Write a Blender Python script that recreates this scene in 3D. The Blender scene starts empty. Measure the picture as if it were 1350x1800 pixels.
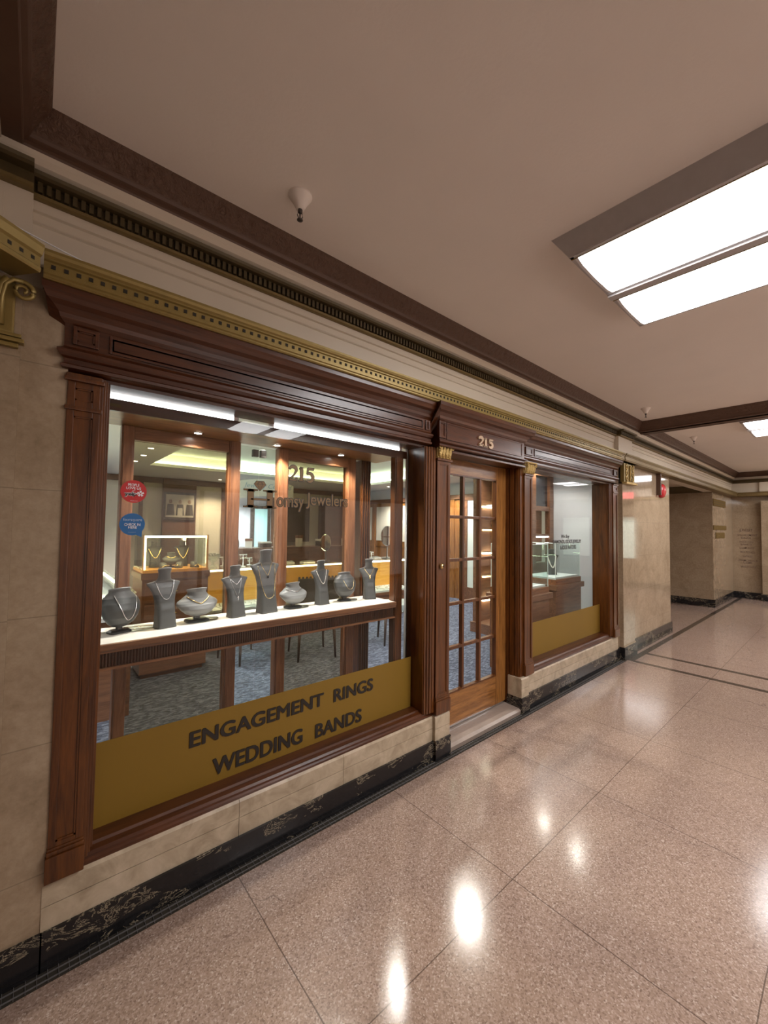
import bpy, bmesh, math, random
from mathutils import Vector, Matrix
from mathutils.bvhtree import BVHTree
random.seed(7)
sc = bpy.context.scene
col = sc.collection
PI = math.pi

# ------------------------------------------------------------------ camera
def cam_axes(yaw, pitch, roll):
    w = Vector((math.sin(yaw)*math.cos(pitch), math.cos(yaw)*math.cos(pitch), math.sin(pitch)))
    r = Vector((math.cos(yaw), -math.sin(yaw), 0)); u = r.cross(w)
    return math.cos(roll)*r + math.sin(roll)*u, -math.sin(roll)*r + math.cos(roll)*u, w
r_, u_, w_ = cam_axes(math.radians(40.733), math.radians(2.184), math.radians(0.771))
cd = bpy.data.cameras.new('camera'); cam = bpy.data.objects.new('camera', cd); col.objects.link(cam)
M4 = Matrix(((r_.x, u_.x, -w_.x, 0), (r_.y, u_.y, -w_.y, 0), (r_.z, u_.z, -w_.z, 1.6), (0, 0, 0, 1)))
cam.matrix_world = M4
cd.sensor_fit = 'VERTICAL'; cd.sensor_height = 36.0; cd.lens = 36.0*711.84/1800.0
cd.clip_start = 0.02; cd.clip_end = 100
sc.camera = cam
# ------------------------------------------------------------------ world + view
world = bpy.data.worlds.new('world'); sc.world = world; world.use_nodes = True
world.node_tree.nodes['Background'].inputs[0].default_value = (0.9, 0.78, 0.70, 1)
world.node_tree.nodes['Background'].inputs[1].default_value = 0.0
vs = sc.view_settings
vs.view_transform = 'Standard'; vs.look = 'None'; vs.exposure = 0.0; vs.gamma = 1.0; vs.use_curve_mapping = False
try:
    sc.cycles.use_denoising = True
    sc.cycles.max_bounces = 10; sc.cycles.transparent_max_bounces = 24
    sc.cycles.diffuse_bounces = 4; sc.cycles.glossy_bounces = 4; sc.cycles.transmission_bounces = 8
    sc.cycles.sample_clamp_indirect = 6.0; sc.cycles.caustics_reflective = False; sc.cycles.caustics_refractive = False
    sc.cycles.use_light_tree = True
except Exception:
    pass
K_FIX = 15.5        # corridor ceiling fixtures
K_SPOT = 180.0      # shop downlights (W)
K_BOX = 40.0        # window box downlights (W)
K_CASE = 22.0
K_COVE = 12.0

# ------------------------------------------------------------------ materials
class NT:
    def __init__(s, name):
        s.m = bpy.data.materials.new(name); s.m.use_nodes = True
        s.t = s.m.node_tree; s.n = s.t.nodes; s.b = s.n['Principled BSDF']; s.out = s.n['Material Output']
    def node(s, ty, **kw):
        nd = s.n.new(ty)
        for k, v in kw.items(): setattr(nd, k, v)
        return nd
    def link(s, a, b): s.t.links.new(a, b)
    def math(s, op, a, b=None, c=None):
        nd = s.node('ShaderNodeMath', operation=op)
        for i, v in enumerate((a, b, c)):
            if v is None: continue
            if isinstance(v, (int, float)): nd.inputs[i].default_value = v
            else: s.link(v, nd.inputs[i])
        return nd.outputs[0]
    def coords(s, scale=(1, 1, 1)):
        g = s.node('ShaderNodeNewGeometry')
        mp = s.node('ShaderNodeMapping'); mp.inputs['Scale'].default_value = scale
        s.link(g.outputs['Position'], mp.inputs['Vector']); return mp.outputs[0]
    def noise(s, vec, scale, detail=4, rough=0.55, dist=0):
        nd = s.node('ShaderNodeTexNoise'); nd.inputs['Scale'].default_value = scale
        nd.inputs['Detail'].default_value = detail; nd.inputs['Roughness'].default_value = rough
        nd.inputs['Distortion'].default_value = dist; s.link(vec, nd.inputs['Vector']); return nd.outputs['Fac']
    def ramp(s, fac, stops):
        nd = s.node('ShaderNodeValToRGB'); cr = nd.color_ramp
        while len(cr.elements) < len(stops): cr.elements.new(0.5)
        for e, (p, c) in zip(cr.elements, stops): e.position = p; e.color = (*c, 1)
        s.link(fac, nd.inputs[0]); return nd.outputs[0]
    def mix(s, fac, a, b):
        nd = s.node('ShaderNodeMix', data_type='RGBA')
        if isinstance(fac, (int, float)): nd.inputs[0].default_value = fac
        else: s.link(fac, nd.inputs[0])
        for i, v in ((6, a), (7, b)):
            if isinstance(v, tuple): nd.inputs[i].default_value = (*v, 1)
            else: s.link(v, nd.inputs[i])
        return nd.outputs[2]
    def base(s, c):
        if isinstance(c, tuple): s.b.inputs['Base Color'].default_value = (*c, 1)
        else: s.link(c, s.b.inputs['Base Color'])
    def set(s, **kw):
        for k, v in kw.items():
            inp = s.b.inputs[k.replace('_', ' ')]
            if isinstance(v, (int, float, tuple)): inp.default_value = v
            else: s.link(v, inp)
    def bump(s, h, strength, dist=0.01):
        nd = s.node('ShaderNodeBump'); nd.inputs['Strength'].default_value = strength
        nd.inputs['Distance'].default_value = dist; s.link(h, nd.inputs['Height']); s.link(nd.outputs[0], s.b.inputs['Normal'])

def plain(name, c, rough=0.5, metal=0.0, coat=0.0, var=0.0, vs_=20, bump=0.0, bs=80):
    n = NT(name)
    if var or bump:
        v = n.coords()
    if var:
        f = n.noise(v, vs_)
        n.base(n.mix(f, tuple(x*(1-var) for x in c), tuple(min(1, x*(1+var)) for x in c)))
    else: n.base(c)
    n.set(Roughness=rough, Metallic=metal, Coat_Weight=coat, Coat_Roughness=0.15)
    if bump: n.bump(n.noise(v, bs, 3), bump, 0.004)
    return n.m

def wood(name, dark, light, axis='z', rough=0.34, coat=0.35, sc_=1.0):
    n = NT(name)
    s = {'z': (16, 16, 1.3), 'x': (1.3, 16, 16), 'y': (16, 1.3, 16)}[axis]
    v = n.coords(tuple(q*sc_ for q in s))
    f1 = n.noise(v, 1.6, 6, 0.6, 1.2)
    v2 = n.coords(tuple(q*5*sc_ for q in s))
    f2 = n.noise(v2, 2.0, 3, 0.6)
    f = n.math('ADD', n.math('MULTIPLY', f1, 0.72), n.math('MULTIPLY', f2, 0.28))
    n.base(n.ramp(f, [(0.36, dark), (0.62, light)]))
    n.set(Roughness=rough, Coat_Weight=coat, Coat_Roughness=0.18)
    n.bump(f2, 0.08, 0.002)
    return n.m

def marble_cream():
    n = NT('cream_marble')
    v = n.coords()
    a = n.noise(v, 3.5, 8, 0.62, 0.8); b = n.noise(v, 38, 5, 0.65)
    c = n.ramp(n.math('ADD', n.math('MULTIPLY', a, .6), n.math('MULTIPLY', b, .4)),
               [(0.30, (0.225, 0.160, 0.098)), (0.5, (0.315, 0.235, 0.155)), (0.72, (0.41, 0.32, 0.22))])
    sep = n.node('ShaderNodeSeparateXYZ'); n.link(v, sep.inputs[0])
    z = sep.outputs[2]; x = sep.outputs[0]
    dz = n.math('ABSOLUTE', n.math('SUBTRACT', n.math('FRACT', n.math('DIVIDE', n.math('ADD', z, 0.35), 0.46)), 0.5))
    line = n.math('LESS_THAN', dz, 0.0045)
    dx = n.math('ABSOLUTE', n.math('SUBTRACT', n.math('FRACT', n.math('DIVIDE', n.math('ADD', x, 0.42), 0.84)), 0.5))
    line2 = n.math('LESS_THAN', dx, 0.0018)
    ln = n.math('MULTIPLY', line, 0.40)
    n.base(n.mix(ln, c, (0.12, 0.09, 0.06)))
    n.set(Roughness=0.07, Specular_IOR_Level=0.75)
    n.bump(n.noise(v, 6, 2), 0.02, 0.004)
    return n.m
def marble_trim():
    n = NT('cream_marble_trim')
    v = n.coords()
    a = n.noise(v, 9, 8, 0.62, 0.8)
    n.base(n.ramp(a, [(0.30, (0.30, 0.235, 0.16)), (0.5, (0.42, 0.34, 0.24)), (0.7, (0.52, 0.43, 0.32))]))
    n.set(Roughness=0.28)
    return n.m
def marble_black():
    n = NT('black_marble')
    v = n.coords((1, 1, 2.2))
    a = n.noise(v, 7, 9, 0.7, 2.2)
    line = n.math('ABSOLUTE', n.math('SUBTRACT', a, 0.5))
    m = n.noise(v, 4.5, 3, 0.5)
    vein = n.math('MULTIPLY', n.math('LESS_THAN', line, 0.012), n.math('GREATER_THAN', m, 0.52))
    n.base(n.mix(vein, n.ramp(a, [(0.3, (0.006, 0.006, 0.007)), (0.8, (0.022, 0.021, 0.022))]), (0.30, 0.25, 0.17)))
    n.set(Roughness=0.12)
    return n.m
def terrazzo():
    n = NT('terrazzo')
    v = n.coords()
    vo = n.node('ShaderNodeTexVoronoi'); vo.inputs['Scale'].default_value = 190; n.link(v, vo.inputs['Vector'])
    sp = n.node('ShaderNodeSeparateColor'); n.link(vo.outputs['Color'], sp.inputs[0])
    big = n.noise(v, 0.9, 4, 0.6); mid = n.noise(v, 34, 3, 0.6)
    chips = n.ramp(sp.outputs[0], [(0.0, (0.13, 0.080, 0.060)), (0.22, (0.235, 0.158, 0.122)), (0.62, (0.298, 0.208, 0.168)), (0.93, (0.40, 0.30, 0.255)), (1.0, (0.52, 0.43, 0.37))])
    c = n.mix(n.math('MULTIPLY', mid, 0.5), chips, (0.30, 0.212, 0.165))
    c = n.mix(n.math('MULTIPLY', n.math('SUBTRACT', big, 0.35), 0.7), c, (0.31, 0.225, 0.16))
    sep = n.node('ShaderNodeSeparateXYZ'); n.link(v, sep.inputs[0])
    wob = n.math('MULTIPLY', n.math('SUBTRACT', n.noise(v, 3, 2), 0.5), 0.006)
    def lines(q, off, per, w):
        p = n.math('ABSOLUTE', n.math('SUBTRACT', n.math('FRACT', n.math('ADD', n.math('DIVIDE', n.math('SUBTRACT', n.math('ADD', q, wob), off), per), 0.5)), 0.5))
        return n.math('LESS_THAN', p, w/per)
    l = n.math('MAXIMUM', lines(sep.outputs[0], 0.76, 0.953, 0.0022), lines(sep.outputs[1], 1.052, 0.812, 0.0020))
    c = n.mix(n.math('MULTIPLY', l, 0.72), c, (0.05, 0.032, 0.022))
    # hairline crack pattern, sparse
    vc = n.node('ShaderNodeTexVoronoi', feature='DISTANCE_TO_EDGE'); vc.inputs['Scale'].default_value = 0.9
    wv = n.node('ShaderNodeVectorMath', operation='ADD'); nz = n.node('ShaderNodeTexNoise'); nz.inputs['Scale'].default_value = 5
    n.link(v, nz.inputs['Vector']); sc2 = n.node('ShaderNodeVectorMath', operation='SCALE'); sc2.inputs[3].default_value = 0.25
    n.link(nz.outputs['Color'], sc2.inputs[0]); n.link(v, wv.inputs[0]); n.link(sc2.outputs[0], wv.inputs[1]); n.link(wv.outputs[0], vc.inputs['Vector'])
    cr = n.math('MULTIPLY', n.math('LESS_THAN', vc.outputs['Distance'], 0.0022), n.math('GREATER_THAN', n.noise(v, 1.3, 1), 0.56))
    c = n.mix(n.math('MULTIPLY', cr, 0.45), c, (0.09, 0.06, 0.045))
    n.base(c)
    n.set(Roughness=n.math('ADD', 0.10, n.math('MULTIPLY', n.noise(v, 5, 4), 0.10)), Specular_IOR_Level=0.6)
    n.bump(n.noise(v, 30, 3), 0.035, 0.004)
    return n.m
def carpet():
    n = NT('blue_carpet')
    v = n.coords((1, 1, 1))
    vo = n.node('ShaderNodeTexVoronoi', distance='CHEBYCHEV'); vo.inputs['Scale'].default_value = 28
    mp = n.node('ShaderNodeMapping'); mp.inputs['Scale'].default_value = (1, 2.2, 1); n.link(v, mp.inputs[0]); n.link(mp.outputs[0], vo.inputs['Vector'])
    sp = n.node('ShaderNodeSeparateColor'); n.link(vo.outputs['Color'], sp.inputs[0])
    n.base(n.ramp(n.math('ADD', n.math('MULTIPLY', sp.outputs[0], .6), n.math('MULTIPLY', n.noise(v, 90, 2), .4)),
                  [(0.15, (0.025, 0.032, 0.055)), (0.5, (0.075, 0.092, 0.145)), (0.85, (0.17, 0.20, 0.28))]))
    n.set(Roughness=0.95)
    return n.m
def glass(name, tint, refl=0.85, ior=1.5):
    n = NT(name)
    tr = n.node('ShaderNodeBsdfTransparent'); tr.inputs[0].default_value = (*tint, 1)
    gl = n.node('ShaderNodeBsdfGlossy'); gl.inputs['Roughness'].default_value = 0.01; gl.inputs[0].default_value = (refl, refl, refl, 1)
    ge = n.node('ShaderNodeNewGeometry'); dt = n.node('ShaderNodeVectorMath', operation='DOT_PRODUCT')
    n.link(ge.outputs['Normal'], dt.inputs[0]); n.link(ge.outputs['Incoming'], dt.inputs[1])
    g1 = n.math('SUBTRACT', 1.0, n.math('ABSOLUTE', dt.outputs['Value']))
    fr = n.math('ADD', 0.04, n.math('MULTIPLY', n.math('POWER', g1, 5.0), 0.96))
    mx = n.node('ShaderNodeMixShader'); n.link(fr, mx.inputs[0]); n.link(tr.outputs[0], mx.inputs[1]); n.link(gl.outputs[0], mx.inputs[2])
    n.link(mx.outputs[0], n.out.inputs[0]); return n.m
def emit(name, c, k):
    n = NT(name); n.base(c); n.set(Emission_Color=(*c, 1), Emission_Strength=k, Roughness=0.4); return n.m
def relief(name, c, rough, metal, scale, strength):
    n = NT(name); v = n.coords()
    vo = n.node('ShaderNodeTexVoronoi', feature='SMOOTH_F1'); vo.inputs['Scale'].default_value = scale; n.link(v, vo.inputs['Vector'])
    f = n.noise(v, scale*1.6, 4, 0.6, 1.0)
    n.base(n.mix(f, tuple(x*.65 for x in c), tuple(x*1.35 for x in c)))
    n.set(Roughness=rough, Metallic=metal)
    n.bump(n.math('ADD', vo.outputs['Distance'], f), strength, 0.012); return n.m

M = {}
M['wood'] = wood('walnut_vertical', (0.046, 0.0125, 0.0025), (0.132, 0.041, 0.007), 'z', 0.3, 0.12)
M['woodx'] = wood('walnut_horizontal', (0.038, 0.010, 0.0035), (0.090, 0.026, 0.007), 'x', 0.3, 0.14)
M['oak'] = wood('oak_door', (0.14, 0.050, 0.010), (0.36, 0.155, 0.038), 'z', sc_=1.3)
M['oakx'] = wood('oak_door_rail', (0.14, 0.050, 0.010), (0.36, 0.155, 0.038), 'x', sc_=1.3)
M['redwood'] = wood('red_frame_wood', (0.14, 0.048, 0.018), (0.30, 0.125, 0.055), 'z', 0.35)
M['redwoodx'] = wood('red_frame_wood_rail', (0.12, 0.045, 0.018), (0.27, 0.115, 0.05), 'x', 0.35)
M['cabinet'] = wood('cabinet_wood', (0.11, 0.045, 0.022), (0.22, 0.10, 0.05), 'x', 0.4)
M['amber'] = wood('amber_wood', (0.72, 0.31, 0.045), (0.88, 0.45, 0.09), 'x', 0.4)
M['marble'] = marble_cream(); M['mtrim'] = marble_trim(); M['black'] = marble_black(); M['floor'] = terrazzo(); M['carpet'] = carpet()
M['plaster'] = plain('pink_grey_ceiling_paint', (0.87, 0.80, 0.74), 0.6, var=0.05, vs_=2, bump=0.15, bs=60)
M['frieze'] = plain('cream_frieze_paint', (0.60, 0.52, 0.41), 0.45, var=0.06, vs_=4)
M['crown'] = relief('brown_crown_plaster', (0.110, 0.056, 0.033), 0.5, 0.0, 34, 0.9)
M['crownflat'] = plain('brown_crown_flat', (0.098, 0.050, 0.030), 0.45, var=0.15, vs_=30)
M['olive'] = plain('olive_bronze', (0.085, 0.060, 0.024), 0.45, 0.3, var=0.2, vs_=30)
M['olivelight'] = plain('olive_bronze_edge', (0.20, 0.14, 0.055), 0.42, 0.4, var=0.2, vs_=30)
M['brass'] = plain('aged_gold_paint', (0.25, 0.175, 0.050), 0.4, 0.4, var=0.2, vs_=25)
M['gilt'] = relief('gilt_carving', (0.62, 0.44, 0.17), 0.35, 0.7, 90, 0.7)
M['darkhole'] = plain('dark_hole', (0.02, 0.015, 0.008), 0.8)
M['goldfilm'] = plain('gold_window_film', (0.195, 0.108, 0.005), 0.65, var=0.06, vs_=3)
M['blacktext'] = plain('black_lettering', (0.012, 0.009, 0.007), 0.4)
M['goldtext'] = plain('gold_lettering', (0.19, 0.105, 0.030), 0.5, 0.0)
M['bronzetext'] = plain('bronze_numerals', (0.50, 0.36, 0.24), 0.35, 0.4)
M['glass'] = glass('window_glass', (0.97, 0.975, 0.965), 0.40)
M['caseglass'] = glass('case_glass', (0.93, 0.97, 0.96))
M['smoked'] = glass('smoked_glass', (0.73, 0.675, 0.565), 0.5)
M['shelftop'] = plain('cream_leather', (0.75, 0.71, 0.65), 0.5, var=0.04)
M['velvet'] = plain('grey_leatherette', (0.072, 0.075, 0.077), 0.38, bump=0.1, bs=300)
M['velvetlight'] = plain('light_grey_leatherette', (0.20, 0.205, 0.208), 0.4, bump=0.1, bs=300)
M['blackfoot'] = plain('black_plastic', (0.02, 0.02, 0.022), 0.3)
M['silver'] = plain('silver_chain', (0.85, 0.85, 0.87), 0.18, 1.0)
M['gold'] = plain('gold_chain', (0.95, 0.74, 0.38), 0.2, 1.0)
M['pearl'] = plain('pearl', (0.85, 0.80, 0.72), 0.2, coat=0.5)
M['onyx'] = plain('onyx', (0.01, 0.01, 0.012), 0.1)
M['chrome'] = plain('chrome', (0.75, 0.75, 0.76), 0.15, 1.0)
M['steel'] = plain('dark_steel', (0.10, 0.09, 0.085), 0.35, 0.8)
M['white'] = plain('white_paint', (0.60, 0.62, 0.65), 0.5)
M['whitec'] = plain('shop_ceiling_paint', (0.86, 0.84, 0.79), 0.6)
M['coollighttint'] = plain('white_wall_cool_light_tint', (0.72, 0.78, 0.92), 0.5)  # white wall with the blue of cool light put into its colour
M['beige'] = plain('beige_wall_panel', (0.76, 0.71, 0.60), 0.55, var=0.05, vs_=3)
M['wtray'] = plain('white_velvet_tray', (0.82, 0.80, 0.76), 0.7)
M['spark'] = relief('crystal_jewels', (0.75, 0.74, 0.70), 0.15, 0.6, 120, 1.0)
M['lens'] = emit('fixture_lens', (0.985, 0.97, 0.975), K_FIX)
M['fixframe'] = plain('fixture_bronze_frame', (0.52, 0.49, 0.49), 0.45, 0.3, var=0.1)
M['fixwhite'] = plain('fixture_end_cap', (0.75, 0.74, 0.76), 0.4)
M['led'] = emit('case_led', (1.0, 0.93, 0.66), K_CASE)
M['ledw'] = emit('white_led', (0.92, 0.97, 1.0), 10.0)
M['cove'] = emit('cove_led', (0.82, 1.0, 0.74), K_COVE)
M['spot'] = emit('spot_bulb', (1.0, 0.97, 0.9), 40.0)
M['amberglow'] = emit('shelf_lamp', (1.0, 0.75, 0.40), 5.0)
M['cyan'] = emit('lit_door_glass', (0.42, 0.72, 0.74), 0.75)
M['frost'] = plain('frosted_glass_panel', (0.70, 0.78, 0.76), 0.35)
M['darkfab'] = plain('charcoal_fabric', (0.05, 0.045, 0.042), 0.8, bump=0.3, bs=60)
M['darkpane'] = plain('dark_glass_pane', (0.03, 0.03, 0.035), 0.08)
M['darkrib'] = wood('ribbed_dark_walnut', (0.022, 0.007, 0.003), (0.060, 0.018, 0.006), 'z', 0.3, 0.2)
M['bluefab'] = plain('blue_grey_leather', (0.30, 0.36, 0.38), 0.35)
M['darkwood'] = plain('dark_wood', (0.05, 0.03, 0.022), 0.4)
M['red'] = plain('red_sticker', (0.52, 0.020, 0.022), 0.4)
M['redalarm'] = plain('red_alarm_plastic', (0.45, 0.015, 0.02), 0.3)
M['blue'] = plain('blue_sticker', (0.012, 0.13, 0.36), 0.4)
M['stickwhite'] = plain('sticker_white', (0.8, 0.8, 0.82), 0.5)
M['bluetint'] = plain('pale_blue_print', (0.38, 0.50, 0.68), 0.5)
M['mirror'] = plain('mirror', (0.8, 0.85, 0.85), 0.03, 1.0)
M['exit'] = emit('exit_sign_letters', (1.0, 0.09, 0.09), 4.0)
M['exitface'] = emit('exit_sign_face', (1.0, 0.30, 0.28), 1.2)
M['plaque'] = plain('brass_plaque', (0.13, 0.085, 0.032), 0.6, 0.1, var=0.15, vs_=12)
M['plaque'].node_tree.nodes['Principled BSDF'].inputs['Specular IOR Level'].default_value = 0.05; M['plaque'].node_tree.nodes['Principled BSDF'].inputs['Roughness'].default_value = 0.95; M['plaque'].node_tree.nodes['Principled BSDF'].inputs['Metallic'].default_value = 0.0
M['carve'] = plain('engraved_lettering', (0.20, 0.13, 0.09), 0.6)
M['stone'] = plain('grey_threshold_stone', (0.30, 0.24, 0.20), 0.35, var=0.15, vs_=40)
M['photo'] = plain('photo_print_ground', (0.50, 0.46, 0.38), 0.5)
M['photodark'] = plain('photo_print_suits', (0.06, 0.05, 0.045), 0.5)
M['photoskin'] = plain('photo_print_faces', (0.30, 0.20, 0.14), 0.5)
M['paper'] = plain('paper_white', (0.82, 0.82, 0.84), 0.6)
M['grate'] = plain('grate_wire', (0.16, 0.15, 0.15), 0.5, 0.3)
M['band'] = plain('dark_terrazzo_band', (0.06, 0.045, 0.035), 0.15, var=0.3, vs_=60)
M['windowglow'] = emit('lit_shop_interior', (0.80, 0.92, 0.80), 0.9)

# ------------------------------------------------------------------ mesh helpers
class MB:
    def __init__(s): s.bm = bmesh.new(); s.mats = []
    def mi(s, m):
        if m is None: return 0
        if m not in s.mats: s.mats.append(m)
        return s.mats.index(m)
    def face(s, vs_, m=None):
        f = s.bm.faces.new(vs_); f.material_index = s.mi(m); return f
    def poly(s, pts, m=None): return s.face([s.bm.verts.new(p) for p in pts], m)
    def box(s, x0, x1, y0, y1, z0, z1, m=None):
        if x0 > x1: x0, x1 = x1, x0
        if y0 > y1: y0, y1 = y1, y0
        if z0 > z1: z0, z1 = z1, z0
        v = [s.bm.verts.new(p) for p in ((x0,y0,z0),(x1,y0,z0),(x1,y1,z0),(x0,y1,z0),(x0,y0,z1),(x1,y0,z1),(x1,y1,z1),(x0,y1,z1))]
        for q in ((0,3,2,1),(4,5,6,7),(0,1,5,4),(1,2,6,5),(2,3,7,6),(3,0,4,7)): s.face([v[i] for i in q], m)
        return s
    def cham(s, x0, x1, y0, y1, z0, z1, b, m=None):
        """box with every edge chamfered by b (front face is -y)"""
        t = bmesh.new(); bmesh.ops.create_cube(t, size=1)
        for v in t.verts: v.co = Vector(((x0+x1)/2+v.co.x*(x1-x0), (y0+y1)/2+v.co.y*(y1-y0), (z0+z1)/2+v.co.z*(z1-z0)))
        bmesh.ops.bevel(t, geom=t.edges[:], offset=b, segments=2, affect='EDGES', profile=0.7)
        s.merge(t, m); return s
    def merge(s, t, m=None, mat=None):
        mp = {}
        for v in t.verts: mp[v] = s.bm.verts.new(mat @ v.co if mat else v.co)
        for f in t.faces:
            try: g = s.face([mp[v] for v in f.verts], m); g.smooth = f.smooth
            except ValueError: pass
        t.free()
    def ring_loft(s, rings, m=None, cap0=True, cap1=True, smooth=True, capm=None):
        R = [[s.bm.verts.new(p) for p in r] for r in rings]
        n = len(R[0])
        for a, b in zip(R, R[1:]):
            for i in range(n):
                f = s.face([a[i], a[(i+1) % n], b[(i+1) % n], b[i]], m); f.smooth = smooth
        if cap0: s.face(R[0][::-1], m)
        if cap1: s.face(R[-1], capm or m)
        return s
    def prof_x(s, pts, x0, x1, m=None):      # profile of (y,z), extruded along x
        return s.ring_loft([[(x0, y, z) for y, z in pts], [(x1, y, z) for y, z in pts]], m, smooth=False)
    def prof_mitre(s, pts, x0, x1, base, m=None, left=True, right=True):
        L = [(x0-(max(0, base-y) if left else 0), y, z) for y, z in pts]; Rr = [(x1+(max(0, base-y) if right else 0), y, z) for y, z in pts]
        return s.ring_loft([L, Rr], m, smooth=False)
    def prof_y(s, pts, y0, y1, m=None):      # profile of (x,z), extruded along y
        return s.ring_loft([[(x, y0, z) for x, z in pts], [(x, y1, z) for x, z in pts]], m, smooth=False)
    def lathe(s, prof, c, n=24, m=None, axis='z', cap=True):
        rings = []
        for r, h in prof:
            ring = []
            for i in range(n):
                a = 2*PI*i/n; p, q = r*math.cos(a), r*math.sin(a)
                if axis == 'z': ring.append((c[0]+p, c[1]+q, c[2]+h))
                elif axis == 'y': ring.append((c[0]+p, c[1]+h, c[2]-q))
                else: ring.append((c[0]+h, c[1]+p, c[2]+q))
            rings.append(ring)
        return s.ring_loft(rings, m, cap, cap)
    def ell(s, c, rx, ry, rz, m=None, seg=12, rg=8):
        t = bmesh.new(); bmesh.ops.create_uvsphere(t, u_segments=seg, v_segments=rg, radius=1)
        for v in t.verts: v.co = Vector((c[0]+v.co.x*rx, c[1]+v.co.y*ry, c[2]+v.co.z*rz))
        for f in t.faces: f.smooth = True
        s.merge(t, m); return s
    def tube(s, pts, r, m=None, n=8, cap=True):
        pts = [Vector(p) for p in pts]; rings = []
        up = Vector((0, 0, 1))
        for i, p in enumerate(pts):
            d = (pts[min(i+1, len(pts)-1)]-pts[max(i-1, 0)]).normalized()
            a = d.cross(up)
            if a.length < 1e-3: a = d.cross(Vector((0, 1, 0)))
            a.normalize(); b = a.cross(d).normalized()
            rr = r[i] if isinstance(r, (list, tuple)) else r
            rings.append([p+a*rr*math.cos(2*PI*k/n)+b*rr*math.sin(2*PI*k/n) for k in range(n)])
        return s.ring_loft(rings, m, cap, cap)
    def obj(s, name, m, parent=None, label=None, kind=None, smooth=None):
        bmesh.ops.recalc_face_normals(s.bm, faces=s.bm.faces[:])
        me = bpy.data.meshes.new(name); s.bm.to_mesh(me); s.bm.free()
        ms = s.mats or [None]
        for q in ms: me.materials.append(q if q is not None else m)
        o = bpy.data.objects.new(name, me); col.objects.link(o)
        if parent: o.parent = parent; o.matrix_parent_inverse = Matrix.Translation(-parent.location) if not parent.rotation_euler.z else parent.matrix_basis.inverted()
        if label: o['label'] = label
        if kind: o['kind'] = kind
        return o
def use(mb, m):                      # make m the first slot
    mb.mats = [m] + [q for q in mb.mats if q is not m]
def new(m=None):
    b = MB()
    if m is not None: b.mats = [m]
    return b
def empty(name, loc=(0, 0, 0), rz=0.0):
    o = bpy.data.objects.new(name, None); o.location = loc; o.rotation_euler = (0, 0, rz); o.empty_display_size = 0.05
    col.objects.link(o); return o
def tag(o, label, cat=None, group=None, kind=None):
    o['label'] = label
    if cat: o['category'] = cat
    if group: o['group'] = group
    if kind: o['kind'] = kind
    return o
def thing(name, label, cat, loc=(0, 0, 0), rz=0.0, group=None):
    return tag(empty(name, loc, rz), label, cat, group)
def part(mb, name, m, par, label=None, kind=None):
    """mesh in the thing's own local coordinates"""
    o = mb.obj(name, m, None, label, kind); o.parent = par; return o
def wpart(mb, name, m, par, label=None, kind=None):
    """mesh given in world coordinates, parented to an unrotated thing"""
    top = par
    off = Vector((0, 0, 0))
    while top is not None: off += top.location; top = top.parent
    for v in mb.bm.verts: v.co -= off
    return part(mb, name, m, par, label, kind)
def struct(name, mb, m): 
    o = mb.obj(name, m); o['kind'] = 'structure'; return o

def text_bm(body, offset=0.0, res=4, shear=0.0):
    cu = bpy.data.curves.new('t', 'FONT'); cu.body = body; cu.size = 1; cu.resolution_u = res
    cu.offset = offset; cu.shear = shear; cu.extrude = 0.0
    ob = bpy.data.objects.new('t', cu); col.objects.link(ob)
    dg = bpy.context.evaluated_depsgraph_get()
    me = bpy.data.meshes.new_from_object(ob.evaluated_get(dg))
    t = bmesh.new(); t.from_mesh(me)
    bpy.data.objects.remove(ob); bpy.data.curves.remove(cu); bpy.data.meshes.remove(me)
    bmesh.ops.dissolve_limit(t, angle_limit=0.001, verts=t.verts[:], edges=t.edges[:])
    return t
def fit_text(mb, body, x0, x1, z0, z1, y, thick, m=None, offset=0.0, plane='xz', shear=0.0, pad=0.0, z0b=None):
    """text filling x0..x1, z0..z1 on the plane y, facing -y (plane 'xz'), or facing -x (plane 'yz': x0..x1 run along -y)"""
    ref = text_bm(body, 0.0, 4, shear)
    xs = [v.co.x for v in ref.verts]; ys = [v.co.y for v in ref.verts]
    a0, a1, b0, b1 = min(xs), max(xs), min(ys), max(ys); ref.free()
    t = text_bm(body, offset, 4, shear)
    r = bmesh.ops.extrude_face_region(t, geom=t.faces[:])
    top = {v for v in r['geom'] if isinstance(v, bmesh.types.BMVert)}
    for v in t.verts:
        u = x0+(v.co.x-a0)/(a1-a0)*(x1-x0); w = z0+(v.co.y-b0)/(b1-b0)*(z1-z0)
        d = y-thick if v in top else y
        v.co = Vector((u, d, w)) if plane == 'xz' else Vector((d, -u, w))
    mb.merge(t, m)
def ribbon(mb, pts, widths, y, thick, m=None, grow=0.0):
    """flat stroke in the xz plane with varying width"""
    P = [Vector((p[0], p[1])) for p in pts]; L = []; R = []
    for i, p in enumerate(P):
        d = (P[min(i+1, len(P)-1)]-P[max(i-1, 0)]).normalized(); nrm = Vector((-d.y, d.x)); w = widths[i]/2+grow
        ext = (-d*grow if i == 0 else d*grow if i == len(P)-1 else Vector((0, 0)))
        L.append(p+nrm*w+ext); R.append(p-nrm*w+ext)
    for i in range(len(P)-1):
        q = [L[i], L[i+1], R[i+1], R[i]]
        f = [mb.bm.verts.new((a.x, y-thick, a.y)) for a in q]; b = [mb.bm.verts.new((a.x, y, a.y)) for a in q]
        mb.face(f, m)
        for k in range(4): mb.face([f[k], f[(k+1) % 4], b[(k+1) % 4], b[k]], m)
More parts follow.
